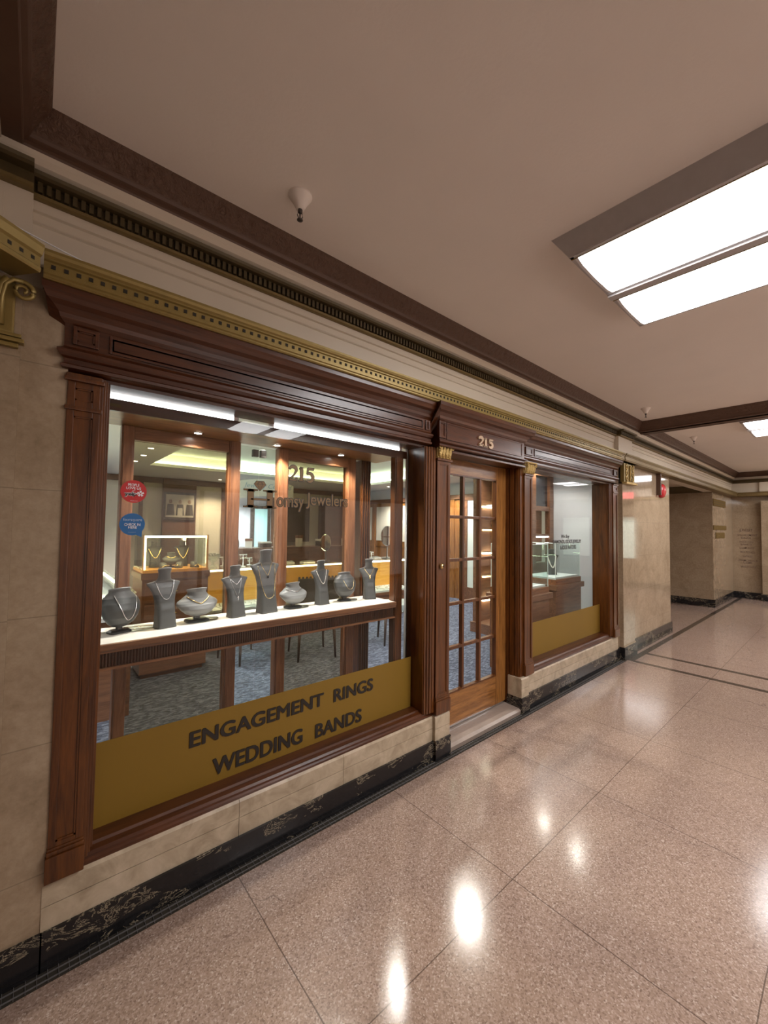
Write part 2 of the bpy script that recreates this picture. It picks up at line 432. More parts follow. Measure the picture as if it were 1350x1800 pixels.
def arc(cx, cz, rx, rz, a0, a1, n=14):
    return [(cx+rx*math.cos(math.radians(a0+(a1-a0)*i/n)), cz+rz*math.sin(math.radians(a0+(a1-a0)*i/n))) for i in range(n+1)]
def numerals_215(mb, x0, x1, z0, z1, y, thick, m, grow=0.0, only=(2, 1, 5)):
    W, H = x1-x0, z1-z0
    def T(pts): return [(x0+p[0]*W, z0+p[1]*H) for p in pts]
    s = 0.075*W
    if 2 in only:
        p = arc(0.15, 0.76, 0.13, 0.22, 170, -35, 14)+[(0.20, 0.42), (0.11, 0.24), (0.03, 0.06)]
        n = len(p); w = [s*(0.5+1.0*math.sin(PI*min(1, i/(n-3)))) for i in range(n)]
        ribbon(mb, T(p), w, y, thick, m, grow)
        ribbon(mb, T([(0.02, 0.05), (0.28, 0.05)]), [0.11*H]*2, y, thick, m, grow)
        ribbon(mb, T([(0.28, 0.02), (0.30, 0.20)]), [s*.5]*2, y, thick, m, grow)
    if 1 in only:
        mb_x = 0.49
        ribbon(mb, T([(mb_x, 0.03), (mb_x, 0.98)]), [s*1.35]*2, y, thick, m, grow)
        ribbon(mb, T([(mb_x-0.08, 0.86), (mb_x, 0.95)]), [s*.6]*2, y, thick, m, grow)
        ribbon(mb, T([(mb_x-0.10, 0.03), (mb_x+0.10, 0.03)]), [0.06*H]*2, y, thick, m, grow)
    if 5 in only:
        ribbon(mb, T([(0.75, 0.94), (0.96, 0.94)]), [0.13*H]*2, y, thick, m, grow)
        ribbon(mb, T([(0.96, 0.90), (0.98, 1.0)]), [s*.4]*2, y, thick, m, grow)
        ribbon(mb, T([(0.75, 0.94), (0.72, 0.58)]), [s*.55]*2, y, thick, m, grow)
        p = [(0.72, 0.56)]+arc(0.81, 0.32, 0.14, 0.30, 115, -130, 14)
        n = len(p); w = [s*(0.45+1.05*math.sin(PI*min(1, i/(n-1)))) for i in range(n)]
        ribbon(mb, T(p), w, y, thick, m, grow)

# ================================================================== SETTING
FY = 1.93      # front plane of the storefront
GY = 2.05      # glass plane
CZ = 3.05      # corridor ceiling
# floors
struct('floor', new().box(-4, 13.3, -2.7, 2.0, -0.05, 0.0).box(7.7, 10.95, 2.0, 3.6, -0.05, 0.0), M['floor'])
struct('floor_shop', new().box(-2.0, 7.2, 2.10, 10.2, -0.05, 0.08), M['carpet'])
struct('ceiling', new().box(-4, 13.3, -2.7, 1.96, CZ, CZ+0.06), M['plaster'])
# black gutter with its wire grid
b = new(M['darkhole']).box(-4, 5.62, 1.862, 1.935, 0.0, 0.002)
for k in range(3): b.box(-1.2, 5.62, 1.872+k*0.026, 1.8745+k*0.026, 0.002, 0.006, M['grate'])
for k in range(228): b.box(-1.2+k*0.03, -1.1985+k*0.03, 1.864, 1.928, 0.002, 0.005, M['grate'])
struct('trim_1', b, M['darkhole'])
struct('trim_2', new().box(5.62, 13.1, 1.80, 1.87, 0.0, 0.0015).box(5.60, 5.67, -2.7, 1.80, 0.0, 0.0015).box(6.08, 6.15, -2.7, 1.80, 0.0, 0.0015), M['band'])
# long front wall behind the storefront
b = new().box(-4, -0.06, 1.90, 2.10, 0.0, 2.46).box(-0.06, 0.075, FY, 2.10, 0.0, 2.46).box(5.49, 5.56, FY, 2.12, 0, 2.46)
b.box(5.95, 7.70, FY, 2.12, 0, 2.46)
struct('wall_front', b, M['marble'])
struct('wall_recess', new().box(10.95, 11.1, 2.12, 3.6, 0, 2.62).box(7.6, 11.1, 3.6, 3.7, 0, 2.62).box(7.60, 7.70, 2.12, 3.6, 0, 2.62), M['marble'])
struct('ceiling_recess', new().box(7.6, 11.1, 1.99, 3.7, 2.60, 2.66), M['frieze'])
struct('trim_3', new().prof_y([(10.95, 2.45), (10.93, 2.45), (10.92, 2.50), (10.88, 2.58), (10.87, 2.60), (10.95, 2.60)], 1.99, 3.6), M['olive'])
struct('wall_plaque_bay', new().box(10.95, 13.3, 1.97, 2.12, 0, 2.5), M['marble'])
# end wall with an opening for a lit shop window
b = new().box(13.1, 13.3, -0.2, 1.97, 0, 2.5).box(13.1, 13.3, -2.7, -0.2, 0, 0.75).box(13.1, 13.3, -2.7, -0.2, 2.05, 2.5).box(13.1, 13.3, -1.15, -0.95, 0.75, 2.05).box(13.1, 13.3, -2.7, -2.2, 0.75, 2.05)
struct('wall_end', b, M['marble'])
struct('wall_right', new().box(-4, 13.3, -2.85, -2.7, 0, CZ), M['frieze'])
M['warmfill'] = emit('opposite_fill_glow', (1.0, 0.86, 0.79), 0.6)  # emission of the added ceiling-fill panels
for i_, (x0, x1) in enumerate(((-2.6, -0.4), (0.6, 3.4), (4.3, 7.1), (8.0, 10.6))):  # out-of-view glowing panels, framed like windows, added to brighten the corridor ceiling
    q = tag(empty('opposite_fill_panel', ((x0+x1)/2, -2.7, 0.55)), ['leftmost', 'second', 'third', 'rightmost'][i_]+' added fill panel, framed as a window, on the wall opposite the jewelry shop', 'shop window', 'added fill panels opposite')
    wpart(new().box(x0, x1, -2.70, -2.685, 0.55, 2.15), 'glow_panel', M['warmfill'], q)
    b = new()
    for a_, c_ in ((x0-0.06, x0), (x1, x1+0.06), ((x0+x1)/2-0.03, (x0+x1)/2+0.03)): b.box(a_, c_, -2.70, -2.65, 0.5, 2.2)
    b.box(x0, x1, -2.70, -2.65, 0.49, 0.55).box(x0, x1, -2.70, -2.65, 2.15, 2.21)
    wpart(b, 'frame', M['wood'], q)
struct('wall_left', new().box(-4.1, -4, -2.7, 2.0, 0, CZ), M['frieze'])
# marble pilasters of the far pier
b = new().cham(5.56, 5.95, 1.885, 2.05, 0.16, 2.19, 0.004)
b.cham(5.55, 5.96, 1.875, 2.05, 0.10, 0.175, 0.004)
struct('trim_4', b, M['marble'])
struct('trim_5', new().cham(12.95, 13.12, 1.18, 1.43, 0.10, 2.35, 0.01).box(12.9, 13.12, -0.2, 1.2, 0.1, 2.45), M['marble'])
# black marble skirting
b = new().box(-4, -0.06, 1.885, 1.92, 0, 0.135).box(-0.06, 0.07, 1.915, 1.94, 0, 0.135)
b.box(0.065, 2.13, 1.915, 2.0, 0, 0.135).box(2.128, 2.285, 1.895, 2.05, 0, 0.14).box(3.235, 3.36, 1.895, 2.05, 0, 0.14).box(3.36, 5.49, 1.915, 2.0, 0, 0.145)
b.box(5.49, 5.55, 1.915, 1.95, 0, 0.15).box(5.54, 5.97, 1.865, 1.95, 0, 0.16).box(5.97, 7.71, 1.91, 1.95, 0, 0.17).box(7.69, 7.71, 1.95, 3.6, 0, 0.17)
b.box(10.925, 10.96, 1.95, 3.6, 0, 0.16).box(10.93, 13.1, 1.945, 1.98, 0, 0.16).box(13.07, 13.11, 1.4, 1.97, 0, 0.16).box(12.92, 13.1, 1.15, 1.45, 0, 0.16).box(12.88, 13.1, -2.7, 1.2, 0, 0.16)
struct('baseboard_front', b, M['black'])
# cream stone base under the windows
def stone(x0, x1, y0, zt, nose=0.006):
    b.prof_x([(2.04, 0.13), (y0, 0.13), (y0, 0.216), (y0+0.005, 0.2162), (y0+0.005, 0.2185), (y0, 0.2188), (y0, zt-0.012), (y0+0.008, zt), (2.04, zt)], x0, x1)
b = new(); stone(0.065, 0.78, FY-0.002, 0.30); stone(0.782, 1.38, FY-0.002, 0.30); stone(1.382, 2.13, FY-0.002, 0.30)
stone(2.13, 2.283, 1.905, 0.305); stone(3.237, 3.358, 1.905, 0.305); stone(3.36, 4.4, FY-0.002, 0.30); stone(4.402, 5.49, FY-0.002, 0.30)
struct('baseboard_stone', b, M['mtrim'])
# grey threshold
struct('trim_6', new().prof_x([(2.2, 0.0), (1.915, 0.0), (1.91, 0.035), (1.93, 0.05), (2.2, 0.062)], 2.285, 3.237), M['stone'])

# ---- upper entablature of the corridor (continuous)
def cove_profile(off=0.0):
    return [(2.0, 2.55), (1.952, 2.55), (1.952, 2.70), (1.946, 2.705), (1.952, 2.715), (1.952, 2.745), (1.942, 2.75), (1.942, 2.79), (2.0, 2.79)]
struct('frieze_board' if False else 'trim_7', new().prof_x(cove_profile(), -4, 13.1).box(-4, 13.3, 1.97, 2.12, 2.46, 3.05)
       .prof_x([(2.0, 2.866), (1.91, 2.866), (1.905, 2.88), (1.892, 2.888), (1.885, 2.91), (1.872, 2.932), (2.0, 2.932)], -4, 13.1), M['frieze'])
# raised frieze blocks over the two piers
b = new()
for x0, x1 in ((-0.62, -0.045), (5.50, 5.98)):
    b.box(x0, x1, 1.905, 1.96, 2.55, 2.79)
for x0 in (-0.30, -0.22, -0.14): b.box(x0, x0+0.02, 1.898, 1.91, 2.60, 2.745)
b.box(12.95, 13.12, -2.7, 1.96, 2.55, 2.93)
b.cham(12.90, 13.0, 1.15, 1.45, 2.56, 2.79, 0.03)
struct('trim_8', b, M['frieze'])
# dentil band
def dentil(b, x0, x1, dy=0.0, teeth=True):
    y = 1.93-dy
    b.prof_x([(2.0, 2.785), (y, 2.785), (y-0.008, 2.79), (y-0.008, 2.802), (y, 2.806), (2.0, 2.806)], x0, x1, M['olivelight'])
    b.prof_x([(2.0, 2.806), (y+0.006, 2.806), (y+0.006, 2.846), (y-0.03, 2.848), (y-0.04, 2.855), (y-0.045, 2.866), (2.0, 2.868)], x0, x1, M['olive'])
    if teeth:
        k = x0+0.01
        while k < min(x1, 6.0)-0.016:
            b.box(k, k+0.014, y-0.012, y+0.008, 2.808, 2.845, M['olive']); k += 0.0255
b = new(M['olive']); dentil(b, -4, -0.045, 0.05, False); dentil(b, -0.045, 5.50); dentil(b, 5.50, 5.98, 0.045); dentil(b, 5.98, 13.1, 0, False)
b.prof_y([(13.12, 2.785), (12.93, 2.785), (12.92, 2.80), (12.93, 2.846), (12.88, 2.866), (13.12, 2.868)], -2.7, 1.93, M['olive'])
struct('trim_9', b, M['olive'])
# crown at the ceiling
CR = [(0.15, 2.925), (0.0, 2.925), (-0.004, 2.932), (-0.004, 2.945), (-0.018, 2.952), (-0.024, 2.962), (-0.026, 2.968)]
CR2 = [(-0.026, 2.968), (-0.036, 2.985), (-0.052, 3.008), (-0.066, 3.024), (-0.074, 3.04), (-0.076, 3.05)]
def crown(b, mode, a0, a1, base, sgn=1):
    lo = [(base+sgn*p, z) for p, z in CR]+[(base+sgn*0.15, 2.968)]
    hi = [(base+sgn*0.15, 2.966)]+[(base+sgn*p, z) for p, z in CR2]+[(base+sgn*0.15, 3.05)]
    f = b.prof_x if mode == 'x' else b.prof_y
    f(lo, a0, a1, M['crownflat']); f(hi, a0, a1, M['crown'])
b = new(M['crown'])
crown(b, 'x', -0.13, 6.17, 1.876); crown(b, 'x', 6.30, 13.1, 1.876); crown(b, 'x', -4, -0.5, 1.876)
crown(b, 'y', -2.7, 1.876, -0.080, -1)                      # left beam, face towards +x
crown(b, 'y', -2.7, 1.876, 6.116, 1)                       # right beam, face towards -x
crown(b, 'y', -2.7, 1.876, 6.354, -1)
crown(b, 'y', -2.7, 1.876, 12.97, 1)
struct('trim_10', b, M['crown'])
b = new(M['crownflat'])
b.box(6.15, 6.32, -2.7, 1.95, 2.925, 3.05).box(6.20, 6.27, -2.7, 1.95, 2.918, 2.926)
struct('ceiling_beam', b, M['crownflat'])
struct('ceiling_beam_left', new().box(-0.55, -0.133, -2.7, 1.95, 2.918, 3.05), M['frieze'])
# gilded cornice over the shopfront
def cornice(b, x0, x1, holes, dy=0.0, m=None):
    y = 1.83-dy
    m = m or M['brass']
    b.prof_x([(2.0, 2.462), (y+0.012, 2.462), (y+0.006, 2.467), (y+0.006, 2.474), (y, 2.478), (y, 2.486), (y+0.006, 2.489), (y+0.006, 2.520),
              (y-0.002, 2.524), (y-0.002, 2.530), (y-0.010, 2.536), (y-0.014, 2.546), (y-0.014, 2.556), (2.0, 2.562)], x0, x1, m)
    if holes:
        k = x0+0.02
        while k < x1-0.02:
            b.box(k, k+0.013, y+0.0035, y+0.010, 2.498, 2.512, M['darkhole'])
            k += 0.0362
b = new(M['brass']); cornice(b, -0.008, 5.40, True)
cornice(b, 5.40, 13.1, False, 0, M['olivelight']); cornice(b, 5.50, 5.98, False, 0.008, M['olivelight'])
b.prof_y([(13.12, 2.462), (12.88, 2.462), (12.87, 2.49), (12.875, 2.52), (12.85, 2.556), (13.12, 2.562)], -2.7, 1.84, M['olivelight'])
struct('trim_11', b, M['brass'])
# canted end piece of the cornice over the left pier
b = new(M['brass'])
A = Vector((-0.017, 1.815)); Bp = Vector((-0.16, 1.700)); d = (Bp-A).normalized(); nrm = Vector((d.y, -d.x))
if nrm.y > 0: nrm = -nrm
def cpt(s_, off, z): q = A+d*s_-nrm*off; return (q.x, q.y, z)
L_ = (Bp-A).length+0.5
prof = [(0.12, 2.462), (0.0, 2.462), (-0.004, 2.468), (-0.004, 2.478), (0.0, 2.482), (0.0, 2.515), (-0.008, 2.522), (-0.016, 2.545), (-0.016, 2.556), (0.12, 2.56)]
b.ring_loft([[cpt(0, o, z) for o, z in prof], [cpt(L_, o, z) for o, z in prof]], M['brass'], smooth=False)
k = 0.02
while k < L_:
    q = A+d*k+nrm*0.001
    h = [Vector((q.x, q.y)), Vector((q.x, q.y))+d*0.012]
    b.poly([(h[0].x, h[0].y, 2.493), (h[1].x, h[1].y, 2.493), (h[1].x, h[1].y, 2.506), (h[0].x, h[0].y, 2.506)], M['darkhole']); k += 0.036
struct('trim_12', b, M['brass'])

# ------------------------------------------------------------------ left pier capital and far capital (gilded)
def volute(b, cx, cz, r, y, turns=1.6, start=90, sgn=1, tube=0.010):
    pts = []; n = 34
    for i in range(n):
        t = i/(n-1); a = math.radians(start)-sgn*t*turns*2*PI
        rr = r*(1-0.80*t)
        pts.append((cx+rr*math.cos(a), y-0.006*t, cz+rr*math.sin(a)))
    b.tube(pts, [tube*(1-0.45*i/(n-1)) for i in range(n)], None, 8)
t = thing('pier_capital', 'tarnished gilded scroll capital at the top of the left marble pier', 'capital', (-0.12, 1.90, 2.21))
b = new(); b.cham(-0.34, -0.050, 1.868, 1.905, 2.222, 2.235, 0.003).cham(-0.335, -0.058, 1.875, 1.905, 2.240, 2.252, 0.003).cham(-0.33, -0.065, 1.88, 1.905, 2.206, 2.22, 0.003)
wpart(b, 'base_moulding', M['brass'], t)
b = new(); b.cham(-0.33, -0.078, 1.880, 1.905, 2.252, 2.44, 0.006)
for x in (-0.30, -0.21, -0.12):
    b.tube([(x, 1.873, 2.275), (x, 1.866, 2.36), (x+0.004, 1.862, 2.405), (x+0.02, 1.860, 2.43)], 0.011, None, 8)
wpart(b, 'bell', M['brass'], t)
b = new(); volute(b, -0.060, 2.402, 0.034, 1.868, 1.5, 110, 1, 0.009)
b.tube([(-0.11, 1.868, 2.27), (-0.112, 1.862, 2.36), (-0.105, 1.86, 2.41), (-0.085, 1.862, 2.432), (-0.06, 1.866, 2.434)], 0.008, None, 8)
wpart(b, 'volute', M['brass'], t)

def leaf_capital(name, label, x0, x1, y, z0, z1, par_m, square=False):
    t = thing(name, label, 'capital', ((x0+x1)/2, y, z0))
    b = new(); b.cham(x0, x1, y-0.004, y+0.04, z0+0.004, z1-0.004, 0.003)
    wpart(b, 'bell', par_m, t)
    W = x1-x0; H = z1-z0
    b = new()
    if square:
        for i in range(3):
            for s_ in (-1, 1):
                cx = (x0+x1)/2+s_*W*0.26; cz = z0+H*(0.2+0.3*i)
                volute(b, cx, cz, min(W*0.22, H*.17), y-0.008, 1.2, 90, s_, 0.008)
        b.tube([((x0+x1)/2, y-0.01, z0+H*.08), ((x0+x1)/2, y-0.014, z0+H*.9)], 0.010, None, 8)
        b.cham(x0-0.008, x1+0.008, y-0.035, y+0.02, z0-0.02, z0+0.004, 0.003)
    else:
        for i in range(4):
            cx = x0+W*(0.14+0.24*i)
            b.tube([(cx, y-0.004, z0+0.004), (cx, y-0.012, z0+H*.45), (cx, y-0.016, z0+H*.66), (cx, y-0.030, z0+H*.74)], [W*.10, W*.12, W*.09, W*.04], None, 8)
        for s_, cx in ((-1, x0+W*.12), (1, x1-W*.02)):
            volute(b, cx, z1-H*.26, H*.17, y-0.022, 1.4, 100, s_, 0.006)
        b.cham(x0-0.01, x1+0.012, y-0.030, y+0.02, z1-0.012, z1, 0.003)
        b.cham(x0, x1, y-0.010, y+0.02, z0, z0+0.008, 0.002)
    wpart(b, 'leaves' if not square else 'carving', M['gilt'], t)
    return t
leaf_capital('door_capital', 'small gilded acanthus capital on the pilaster left of the glazed door', 2.135, 2.275, 1.912, 2.098, 2.205, M['gilt'])
leaf_capital('door_capital', 'small gilded acanthus capital on the pilaster right of the glazed door', 3.31, 3.455, 1.912, 2.103, 2.205, M['gilt'])
leaf_capital('pier_capital', 'square carved gold capital on the marble pier beyond the small window', 5.57, 5.94, 1.872, 2.21, 2.455, M['brass'], True)
t = leaf_capital('pier_capital', 'narrow brass capital on the pier at the far end of the corridor', 12.90, 13.0, 1.17, 2.25, 2.46, M['brass'])

# ------------------------------------------------------------------ storefront woodwork
def panel(b, x0, x1, z0, z1, y, t=0.025, br=0.022, deep=0.007, m=None):
    """raised frame round a recessed field, front at y"""
    b.box(x0, x1, y+deep, y+t, z0, z1, m)
    for q in ((x0, x0+br, z0, z1), (x1-br, x1, z0, z1), (x0+br, x1-br, z0, z0+br), (x0+br, x1-br, z1-br, z1)):
        b.cham(q[0], q[1], y, y+deep+0.002, q[2], q[3], 0.0018, m)
    # inner bead
    for q in ((x0+br, x0+br+0.006, z0+br, z1-br), (x1-br-0.006, x1-br, z0+br, z1-br), (x0+br, x1-br, z0+br, z0+br+0.006), (x0+br, x1-br, z1-br-0.006, z1-br)):
        b.box(q[0], q[1], y+0.003, y+deep+0.001, q[2], q[3], m)
def pilaster(par, x0, x1, y, z0, z1, name='pilaster', plinth=True, plx=0.006, m=None):
    b = new(); b.box(x0+0.004, x1-0.004, y+0.02, 2.06, z0, z1)
    panel(b, x0, x1, z0, z1, y)
    o = wpart(b, name, m or M['wood'], par)
    if plinth:
        b = new(); b.cham(x0-plx, x1+plx, y-0.014, 2.06, z0-0.11, z0-0.02, 0.003).cham(x0-plx*.6, x1+plx*.6, y-0.008, 2.06, z0-0.02, z0-0.004, 0.004).cham(x0-plx*.3, x1+plx*.3, y-0.004, 2.06, z0-0.004, z0+0.006, 0.003)
        wpart(b, 'plinth', m or M['wood'], par)
    return o
# window 1 -----------------------------------------------------------------
w1 = empty('window_1', (1.1, FY, 0.3)); w1['kind'] = 'structure'; w1['label'] = 'large shop window in a dark walnut surround'
pilaster(w1, 0.075, 0.178, FY-0.006, 0.415, 2.03)
b = new(); b.cham(0.068, 0.185, FY-0.012, 2.06, 2.03, 2.045, 0.003); panel(b, 0.075, 0.178, 2.045, 2.14, FY-0.006, br=0.024)
b.cham(0.064, 0.19, FY-0.02, 2.06, 2.14, 2.155, 0.004).cham(0.070, 0.184, FY-0.012, 2.06, 2.155, 2.17, 0.003); b.box(0.08, 0.178, FY+0.01, 2.06, 2.03, 2.17)
wpart(b, 'pilaster_cap', M['wood'], w1)
def steps(b, x0, x1, z0, z1, y0, y1, flip=1):
    """stepped vertical jamb moulding from front (y0) at the x0 side to deep (y1) at the x1 side"""
    n = 4; 
    for i in range(n):
        a = x0+(x1-x0)*i/n; c = x0+(x1-x0)*(i+1)/n
        yy = y0+(y1-y0)*(i/n)**1.3
        b.cham(min(a, c), max(a, c)+0.0005, yy, 2.06, z0, z1, 0.0015)
b = new(); steps(b, 0.178, 0.214, 0.33, 2.17, FY-0.002, FY+0.055)
wpart(b, 'jamb', M['wood'], w1)
b = new(); steps(b, 2.13, 2.045, 0.33, 2.17, FY-0.010, FY+0.012); b.box(2.038, 2.06, FY+0.012, 2.10, 0.33, 2.17)
wpart(b, 'jamb', M['wood'], w1)
b = new(); b.prof_x([(2.08, 0.30), (FY+0.006, 0.30), (FY+0.004, 0.312), (FY+0.012, 0.318), (FY+0.012, 0.328), (FY+0.022, 0.336), (FY+0.045, 0.342), (FY+0.05, 0.352), (2.08, 0.356)], 0.178, 2.13)
wpart(b, 'sill', M['woodx'], w1)
ENT = [(2.10, 2.165), (FY+0.03, 2.165), (FY+0.028, 2.178), (FY, 2.182), (FY-0.016, 2.186), (FY-0.018, 2.197), (FY-0.008, 2.204), (FY-0.008, 2.222), (FY-0.020, 2.228),
       (FY-0.030, 2.240), (FY-0.030, 2.250), (FY-0.012, 2.262), (FY-0.008, 2.268), (FY-0.008, 2.352), (FY-0.014, 2.358), (FY-0.024, 2.368), (FY-0.028, 2.384),
       (FY-0.046, 2.402), (FY-0.064, 2.414), (FY-0.072, 2.430), (FY-0.080, 2.440), (FY-0.080, 2.464), (2.10, 2.464)]
b = new(); b.prof_mitre(ENT, 0.068, 2.08, FY, right=False)
wpart(b, 'entablature', M['woodx'], w1)
b = new(); panel(b, 0.085, 0.165, 2.278, 2.345, FY-0.020, t=0.02, br=0.012); panel(b, 0.20, 2.0, 2.276, 2.346, FY-0.014, t=0.012, br=0.010, deep=0.003); panel(b, 2.02, 2.062, 2.278, 2.345, FY-0.016, t=0.02, br=0.010)
wpart(b, 'frieze_panel', M['woodx'], w1)
wpart(new().box(0.205, 2.04, GY, GY+0.006, 0.345, 2.19), 'pane', M['glass'], w1)
# window 2 -----------------------------------------------------------------
w2 = empty('window_2', (4.4, FY, 0.3)); w2['kind'] = 'structure'; w2['label'] = 'smaller shop window right of the door in a walnut surround'
pilaster(w2, 3.31, 3.445, FY-0.012, 0.42, 2.085)
b = new(); b.cham(3.302, 3.453, FY-0.022, 2.06, 2.085, 2.10, 0.003)
wpart(b, 'pilaster_cap', M['wood'], w2)
b = new(); steps(b, 3.445, 3.50, 0.33, 2.17, FY-0.002, FY+0.055); b.box(3.45, 3.50, FY+0.02, 2.2, 0.33, 2.17)
wpart(b, 'jamb', M['wood'], w2)
b = new(); b.box(5.268, 5.30, FY+0.016, 2.135, 0.334, 2.166); b.cham(5.262, 5.29, FY+0.03, FY+0.075, 0.336, 2.164, 0.003); steps(b, 5.34, 5.272, 0.33, 2.17, FY-0.004, FY+0.01)
wpart(b, 'jamb', M['wood'], w2)
pilaster(w2, 5.345, 5.485, FY-0.014, 0.42, 2.06)
b = new(); b.cham(5.338, 5.492, FY-0.022, 2.06, 2.06, 2.075, 0.003); panel(b, 5.345, 5.485, 2.075, 2.155, FY-0.014, br=0.02); b.box(5.35, 5.48, FY, 2.06, 2.05, 2.17); b.cham(5.335, 5.495, FY-0.026, 2.06, 2.155, 2.168, 0.003)
wpart(b, 'pilaster_cap', M['wood'], w2)
b = new(); b.prof_x([(2.08, 0.30), (FY+0.006, 0.30), (FY+0.004, 0.318), (FY+0.016, 0.326), (FY+0.016, 0.342), (FY+0.028, 0.352), (FY+0.05, 0.36), (2.08, 0.372)], 3.445, 5.345)
wpart(b, 'sill', M['woodx'], w2)
b = new(); b.prof_x(ENT, 3.225, 5.495)
wpart(b, 'entablature', M['woodx'], w2)
b = new(); panel(b, 3.32, 3.44, 2.276, 2.346, FY-0.020, t=0.02, br=0.012); panel(b, 3.48, 5.30, 2.276, 2.346, FY-0.014, t=0.012, br=0.010, deep=0.003); panel(b, 5.36, 5.47, 2.276, 2.346, FY-0.022, t=0.02, br=0.010)
wpart(b, 'frieze_panel', M['woodx'], w2)
wpart(new().box(3.49, 5.275, GY, GY+0.006, 0.36, 2.19), 'pane', M['glass'], w2)
# door surround -------------------------------------------------------------
ds = empty('trim_13', (2.7, FY, 0.3)); ds['kind'] = 'structure'; ds['label'] = 'walnut door surround with number 215 on its frieze'
pilaster(ds, 2.138, 2.278, FY-0.018, 0.42, 2.08)
b = new(); b.cham(2.13, 2.288, FY-0.03, 2.06, 2.08, 2.096, 0.003); b.box(2.145, 2.272, FY, 2.06, 2.08, 2.2)
wpart(b, 'pilaster_cap', M['wood'], ds)
E2 = [(y if y > 2.0 else y-0.045, z if z > 2.27 else 2.165+(z-2.165)*0.5) for y, z in ENT]
b = new(); b.prof_mitre(E2, 2.128, 3.222, FY-0.045+0.0, left=True, right=True)
wpart(b, 'entablature', M['woodx'], ds)
b = new(); panel(b, 2.105, 2.175, 2.232, 2.350, FY-0.066, t=0.02, br=0.012); panel(b, 2.19, 3.19, 2.228, 2.350, FY-0.060, t=0.014, br=0.010, deep=0.004)
wpart(b, 'frieze_panel', M['woodx'], ds)
b = new(); b.box(2.278, 2.30, FY, 2.15, 0.05, 2.17)
b.box(3.262, 3.31, FY+0.004, 2.16, 0.045, 2.166)
for k in range(3): b.cham(3.252-0.002*k, 3.275, FY+0.012+0.05*k, FY+0.052+0.05*k, 0.05, 2.160, 0.003)
wpart(b, 'door_jamb', M['wood'], ds)
b = new(); b.box(2.285, 3.30, FY+0.05, 2.16, 2.155, 2.20).cham(2.285, 3.30, FY-0.03, 2.0, 2.148, 2.168, 0.004)
wpart(b, 'door_head', M['woodx'], ds)
# door number
t = thing('door_number', 'bronze numerals 215 on the wood panel over the door', 'house number', (2.65, FY-0.06, 2.24))
for dg in (2, 1, 5):
    b = new(); numerals_215(b, 2.555, 2.745, 2.240, 2.306, FY-0.054, 0.012, None, 0.0025, (dg,)); wpart(b, 'digit', M['bronzetext'], t)
# the door -------------------------------------------------------------------
DY = 2.09
d1 = empty('door_1', (2.305, DY, 0.07)); d1['kind'] = 'structure'; d1['label'] = 'fifteen-light oak and glass shop door'
X0, X1, LX0, LX1, LZ0, LZ1 = 2.300, 3.245, 2.418, 3.095, 0.318, 2.035
b = new(); b.cham(X0, LX0, DY-0.02, DY+0.025, 0.07, 2.15, 0.002)
wpart(b, 'stile', M['oak'], d1)
b = new(); b.cham(LX1, X1, DY-0.02, DY+0.025, 0.07, 2.15, 0.002)
wpart(b, 'stile', M['oak'], d1)
b = new(); b.cham(LX0, LX1, DY-0.019, DY+0.024, 0.07, LZ0, 0.002)
wpart(b, 'bottom_rail', M['oakx'], d1)
b = new(); b.cham(LX0, LX1, DY-0.019, DY+0.024, LZ1, 2.15, 0.002)
wpart(b, 'top_rail', M['oakx'], d1)
b = new()
for x in (LX0+(LX1-LX0)/3, LX0+2*(LX1-LX0)/3): b.cham(x-0.013, x+0.013, DY-0.016, DY+0.018, LZ0, LZ1, 0.004)
for k in range(1, 5):
    z = LZ0+(LZ1-LZ0)*k/5; b.cham(LX0, LX1, DY-0.015, DY+0.017, z-0.012, z+0.012, 0.004)
for q in ((LX0, LX0+0.01, LZ0, LZ1), (LX1-0.01, LX1, LZ0, LZ1), (LX0, LX1, LZ0, LZ0+0.012), (LX0, LX1, LZ1-0.012, LZ1)): b.box(q[0], q[1], DY-0.024, DY+0.01, q[2], q[3])
wpart(b, 'muntins', M['wood'], d1)
wpart(new().box(LX0, LX1, DY+0.002, DY+0.006, LZ0, LZ1), 'pane', M['glass'], d1)
wpart(new().box(X0, X1, DY-0.024, DY-0.018, 0.066, 0.076), 'threshold_strip', M['chrome'], d1)
t = thing('key_switch', 'small round brass lock on the pilaster left of the door', 'lock', (2.19, FY-0.02, 1.332))
wpart(new().lathe([(0.0005, 0), (0.020, 0), (0.021, -0.006), (0.014, -0.012), (0.013, -0.016), (0.0005, -0.017)], (2.19, FY-0.016, 1.332), 24, None, 'y'), 'rose', M['gold'], t)
wpart(new().box(2.187, 2.193, FY-0.036, FY-0.03, 1.325, 1.339), 'keyhole', M['darkhole'], t)

# ------------------------------------------------------------------ film + lettering on glass
YG = GY-0.0015
t = thing('gold_window_film', 'gold film across the foot of the big window reading ENGAGEMENT RINGS WEDDING BANDS', 'window sign', (1.1, YG, 0.35))
wpart(new().box(0.206, 2.031, YG, YG+0.001, 0.345, 0.698), 'film', M['goldfilm'], t)
for w_txt, xa, xb, za, zb in (('ENGAGEMENT', 0.582, 1.317, 0.558, 0.629), ('RINGS', 1.385, 1.690, 0.555, 0.628), ('WEDDING', 0.690, 1.182, 0.390, 0.468), ('BANDS', 1.262, 1.600, 0.384, 0.460)):
    b = new()
    for q in range(4):
        dx = (-0.0036, -0.0012, 0.0012, 0.0036)[q]; fit_text(b, w_txt, xa+0.004+dx, xb-0.004+dx, za+(0.0015 if q % 2 else -0.0015), zb+(0.0015 if q % 2 else -0.0015), YG-0.0005, 0.003+0.00005*q, None, 0.0)
    wpart(b, 'word', M['blacktext'], t)
